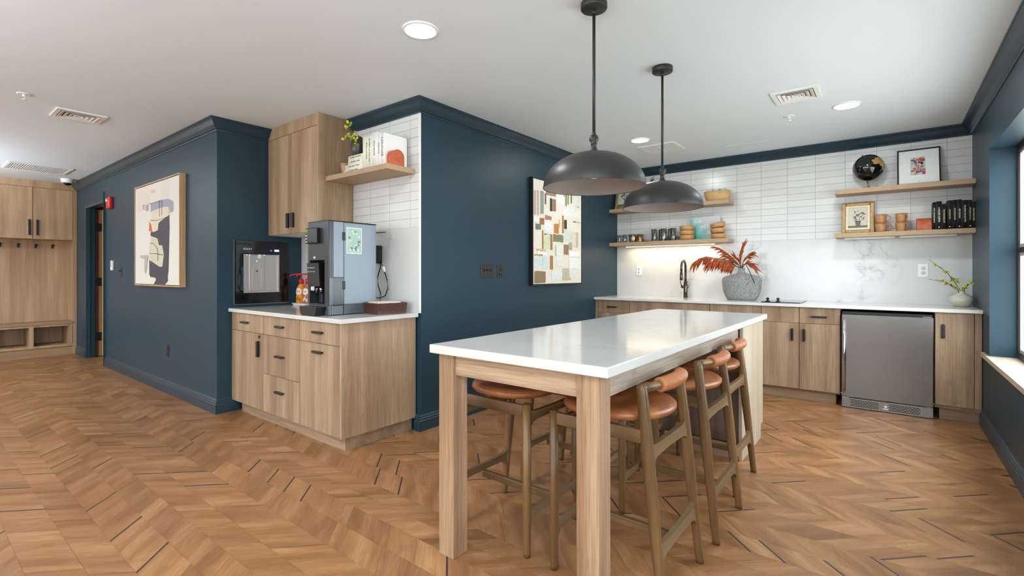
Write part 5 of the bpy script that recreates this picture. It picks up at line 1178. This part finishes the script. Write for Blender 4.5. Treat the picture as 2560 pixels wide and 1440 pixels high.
for k in range(24):
    yy = y0 + f + .006 + k * .0222
    if yy < y1 - f - .01: m.box(x0 + f, x1 - f, yy, yy + .011, CH - .010, CH - .004)
m.build('louvres', M_white, o); m = MB(); m.box(x0 + f, x1 - f, y0 + f, y1 - f, CH - .002, CH - .0006); m.build('backing', mat('vent_shadow', (110, 108, 106), .8), o)
m = MB(); m.box(-1.358, -.955, 5.44, 5.78, CH - .004, CH - .0005, .001); tag(m.build('access_panel', M_ceil), 'flush white ceiling access panel close to the tiled kitchen wall', 'panel')
def sprinkler(label, x, y):
    o = thing('sprinkler_head', label, 'sprinkler', (x, y, CH - .05)); m = MB(); m.lathe([(.042, CH - .0005), (.042, CH - .004), (.03, CH - .007), (.022, CH - .004)], (x, y, 0), 28); m.build('escutcheon', M_white, o)
    m = MB(); m.lathe([(.011, CH - .004), (.011, CH - .018), (.006, CH - .02), (.006, CH - .022)], (x, y, 0), 14)
    for s_ in (-1, 1): m.tube([(x + s_ * .009, y, CH - .016), (x + s_ * .014, y, CH - .028), (x + s_ * .004, y, CH - .042)], .0022, 6)
    m.lathe([(0, CH - .040), (.016, CH - .042), (.016, CH - .044), (0, CH - .045)], (x, y, 0), 18); m.build('deflector', M_white, o)
sprinkler('white sprinkler head on the far left ceiling beside the square vent', -5.11, .62)
sprinkler('white sprinkler head between the square vent and the window-side downlight', -.669, 4.72)
# triple switch and outlet, painting on the centre blue wall (X = B)
def plate_yz(o, y, z, w_, h_, x, m_): 
    mb = MB(); mb.box(x + .0003, x + .006, y - w_ / 2, y + w_ / 2, z - h_ / 2, z + h_ / 2, .002); return mb.build('cover_plate', m_, o)
o = thing('light_switch', 'wide dark bronze triple light switch on the central blue wall', 'switch', (B, 3.32, 1.18)); plate_yz(o, 3.318, 1.247, .165, .125, B, M_brz)
for dy in (-.046, 0, .046): m = MB(); m.box(B + .0062, B + .02, 3.318 + dy - .004, 3.318 + dy + .004, 1.243, 1.262, .002); m.build('toggle', M_black, o)
o = thing('wall_outlet', 'dark outlet beside the triple light switch on the central blue wall', 'outlet', (B, 3.5, 1.18)); plate_yz(o, 3.502, 1.247, .078, .125, B, M_brz)
for dz in (-.022, .022):
    m = MB(); m.lathe([(0, .0028), (.0165, .0026), (.017, 0)], (B + .0062, 3.502, 1.247 + dz), 20, 'X'); m.build('socket', M_black, o)
    m = MB(); m.lathe([(0, .0006), (.004, .0004), (.004, 0)], (B + .0091, 3.502, 1.247 + dz), 8, 'X'); m.build('socket_ring', M_steel, o)
p = thing('abstract_painting', 'tall abstract painting of earthy brush strokes in a black frame on the central wall', 'painting', (B, 4.46, 1.1))
y0, y1, z0, z1, xf = 3.963, 4.957, 1.098, 2.198, B + .05; t_ = .012; m = MB()
for a in ((y0, y0 + t_, z0, z1), (y1 - t_, y1, z0, z1), (y0 + t_, y1 - t_, z0, z0 + t_), (y0 + t_, y1 - t_, z1 - t_, z1)): m.box(B + .002, xf, a[0], a[1], a[2], a[3])
m.build('frame', M_black, p)
ART2 = [[3.984, 2.066, 4.029, 1.818, [185, 165, 150]], [4.041, 2.069, 4.08, 1.815, [190, 170, 150]], [4.101, 2.073, 4.168, 1.836, [140, 150, 135]], [4.183, 2.059, 4.213, 1.945, [90, 90, 105]], [4.205, 2.079, 4.399, 2.044, [150, 125, 95]], [4.404, 2.097, 4.571, 1.985, [228, 230, 226]], [4.555, 1.953, 4.926, 1.857, [222, 224, 216]], [4.281, 2.021, 4.331, 1.881, [60, 55, 55]], [4.336, 2.019, 4.399, 1.884, [150, 110, 80]], [4.588, 2.121, 4.622, 1.969, [130, 140, 95]], [4.631, 2.127, 4.665, 1.991, [135, 145, 100]], [4.7, 2.136, 4.735, 2.008, [120, 130, 90]], [4.555, 2.117, 4.58, 2.067, [160, 165, 140]], [4.753, 2.129, 4.926, 1.988, [215, 215, 205]], [4.807, 1.989, 4.916, 1.982, [110, 105, 95]], [3.987, 1.802, 4.087, 1.749, [230, 231, 226]], [4.175, 1.769, 4.32, 1.666, [228, 230, 225]], [4.187, 1.829, 4.312, 1.785, [165, 125, 100]], [4.087, 1.795, 4.175, 1.723, [160, 110, 75]], [4.015, 1.731, 4.113, 1.67, [115, 120, 105]], [4.359, 1.755, 4.456, 1.653, [185, 125, 60]], [4.521, 1.856, 4.555, 1.66, [175, 115, 60]], [4.563, 1.816, 4.622, 1.713, [60, 60, 55]], [4.456, 1.806, 4.48, 1.712, [190, 180, 150]], [4.753, 1.814, 4.916, 1.804, [90, 90, 80]], [4.16, 1.618, 4.281, 1.48, [205, 205, 170]], [4.168, 1.632, 4.328, 1.632, [70, 50, 40]], [4.134, 1.67, 4.157, 1.475, [160, 115, 65]], [4.289, 1.63, 4.331, 1.469, [165, 115, 70]], [4.407, 1.533, 4.538, 1.3, [218, 220, 214]], [4.571, 1.705, 4.718, 1.575, [205, 212, 203]], [4.344, 1.642, 4.546, 1.562, [125, 130, 95]], [4.726, 1.693, 4.816, 1.515, [220, 205, 190]], [4.816, 1.69, 4.87, 1.517, [190, 175, 160]], [4.555, 1.544, 4.657, 1.428, [150, 115, 90]], [4.665, 1.568, 4.735, 1.484, [165, 165, 140]], [4.029, 1.475, 4.205, 1.452, [205, 180, 135]], [4.051, 1.447, 4.228, 1.415, [232, 234, 232]], [3.99, 1.42, 4.142, 1.4, [170, 140, 95]], [3.994, 1.392, 4.138, 1.279, [205, 215, 212]], [4.142, 1.396, 4.251, 1.263, [205, 213, 212]], [4.281, 1.412, 4.339, 1.264, [165, 120, 75]], [4.383, 1.523, 4.407, 1.407, [185, 185, 175]], [3.994, 1.245, 4.198, 1.124, [135, 115, 90]], [4.53, 1.278, 4.665, 1.184, [185, 180, 165]], [4.53, 1.185, 4.705, 1.143, [190, 175, 140]], [4.665, 1.401, 4.926, 1.276, [230, 231, 226]], [4.674, 1.274, 4.916, 1.173, [222, 222, 215]], [4.312, 1.246, 4.521, 1.15, [218, 222, 218]], [4.665, 1.473, 4.907, 1.412, [235, 235, 230]]]
cols = sorted({tuple(c[4]) for c in ART2}); m = MB(); m.box(B + .003, xf - .004, y0 + t_ + .004, y1 - t_ - .004, z0 + t_ + .004, z1 - t_ - .004); rr = random.Random(4)
for i, (ya, za, yb, zb, c) in enumerate(ART2):
    m.mi = 1 + cols.index(tuple(c)); xx = xf - .0039 + i * .00006; ya, yb = max(y0 + .02, min(ya, yb)), min(y1 - .02, max(ya, yb)); zl, zh = max(z0 + .02, min(za, zb)), min(z1 - .02, max(za, zb)); n = 7; pts = []
    for k in range(n): pts.append((ya + (yb - ya) * k / (n - 1), zl + rr.uniform(-.004, .006)))
    for k in range(n): pts.append((yb - (yb - ya) * k / (n - 1), zh + rr.uniform(-.006, .004)))
    f_ = m.bm.faces.new([m.bm.verts.new((xx, a, b)) for a, b in pts]); f_.material_index = m.mi
m.build('canvas', [flat((224, 217, 202))] + [mat('stroke_%d_%d_%d' % tuple(c), c, .55, noise=.12, nscale=55) for c in cols], p, recalc=False)
# ---------------------------------------------------------------- torchiere uplights added out of view behind the camera to brighten the ceiling
def added_torchiere(label, x, y, p):
    o = thing('added_fill_lamp', label, 'added fill lamp', (x, y, 0), 'uplight fill lamps added unseen behind the camera')
    m = MB(); m.lathe([(0, 0), (.13, 0), (.135, .008), (.12, .02), (.015, .03)], (x, y, 0), 32); m.build('base', M_black, o)
    m = MB(); m.lathe([(.011, .025), (.011, 1.74)], (x, y, 0), 14); m.build('pole', M_black, o)
    m = MB(); m.lathe([(.012, 1.735), (.05, 1.745), (.13, 1.79), (.16, 1.83), (.157, 1.83), (.127, 1.795), (.05, 1.755), (0, 1.75)], (x, y, 0), 36, cap=False); m.build('lamp_shade', M_black, o)
    area('uplight', (x, y, 1.82), (PI, 0, 0), .2, .2, p, (.80, .92, 1), 'DISK')  # added fill light aimed up at the ceiling
added_torchiere('black uplight fill lamp added at the far left of the open area behind the camera', -8.3, -.8, 150)
added_torchiere('black uplight fill lamp added in the middle of the open area behind the camera', -3.2, -1.7, 130)
added_torchiere('black uplight fill lamp added nearest the window wall behind the camera', 0.0, -.7, 130)
# ---------------------------------------------------------------- outside ground
m = MB(); m.box(R + .2, 60, -60, 60, -.35, -.3); struct('ground_outside', m, mat('pale_paving', (226, 222, 212), .9))
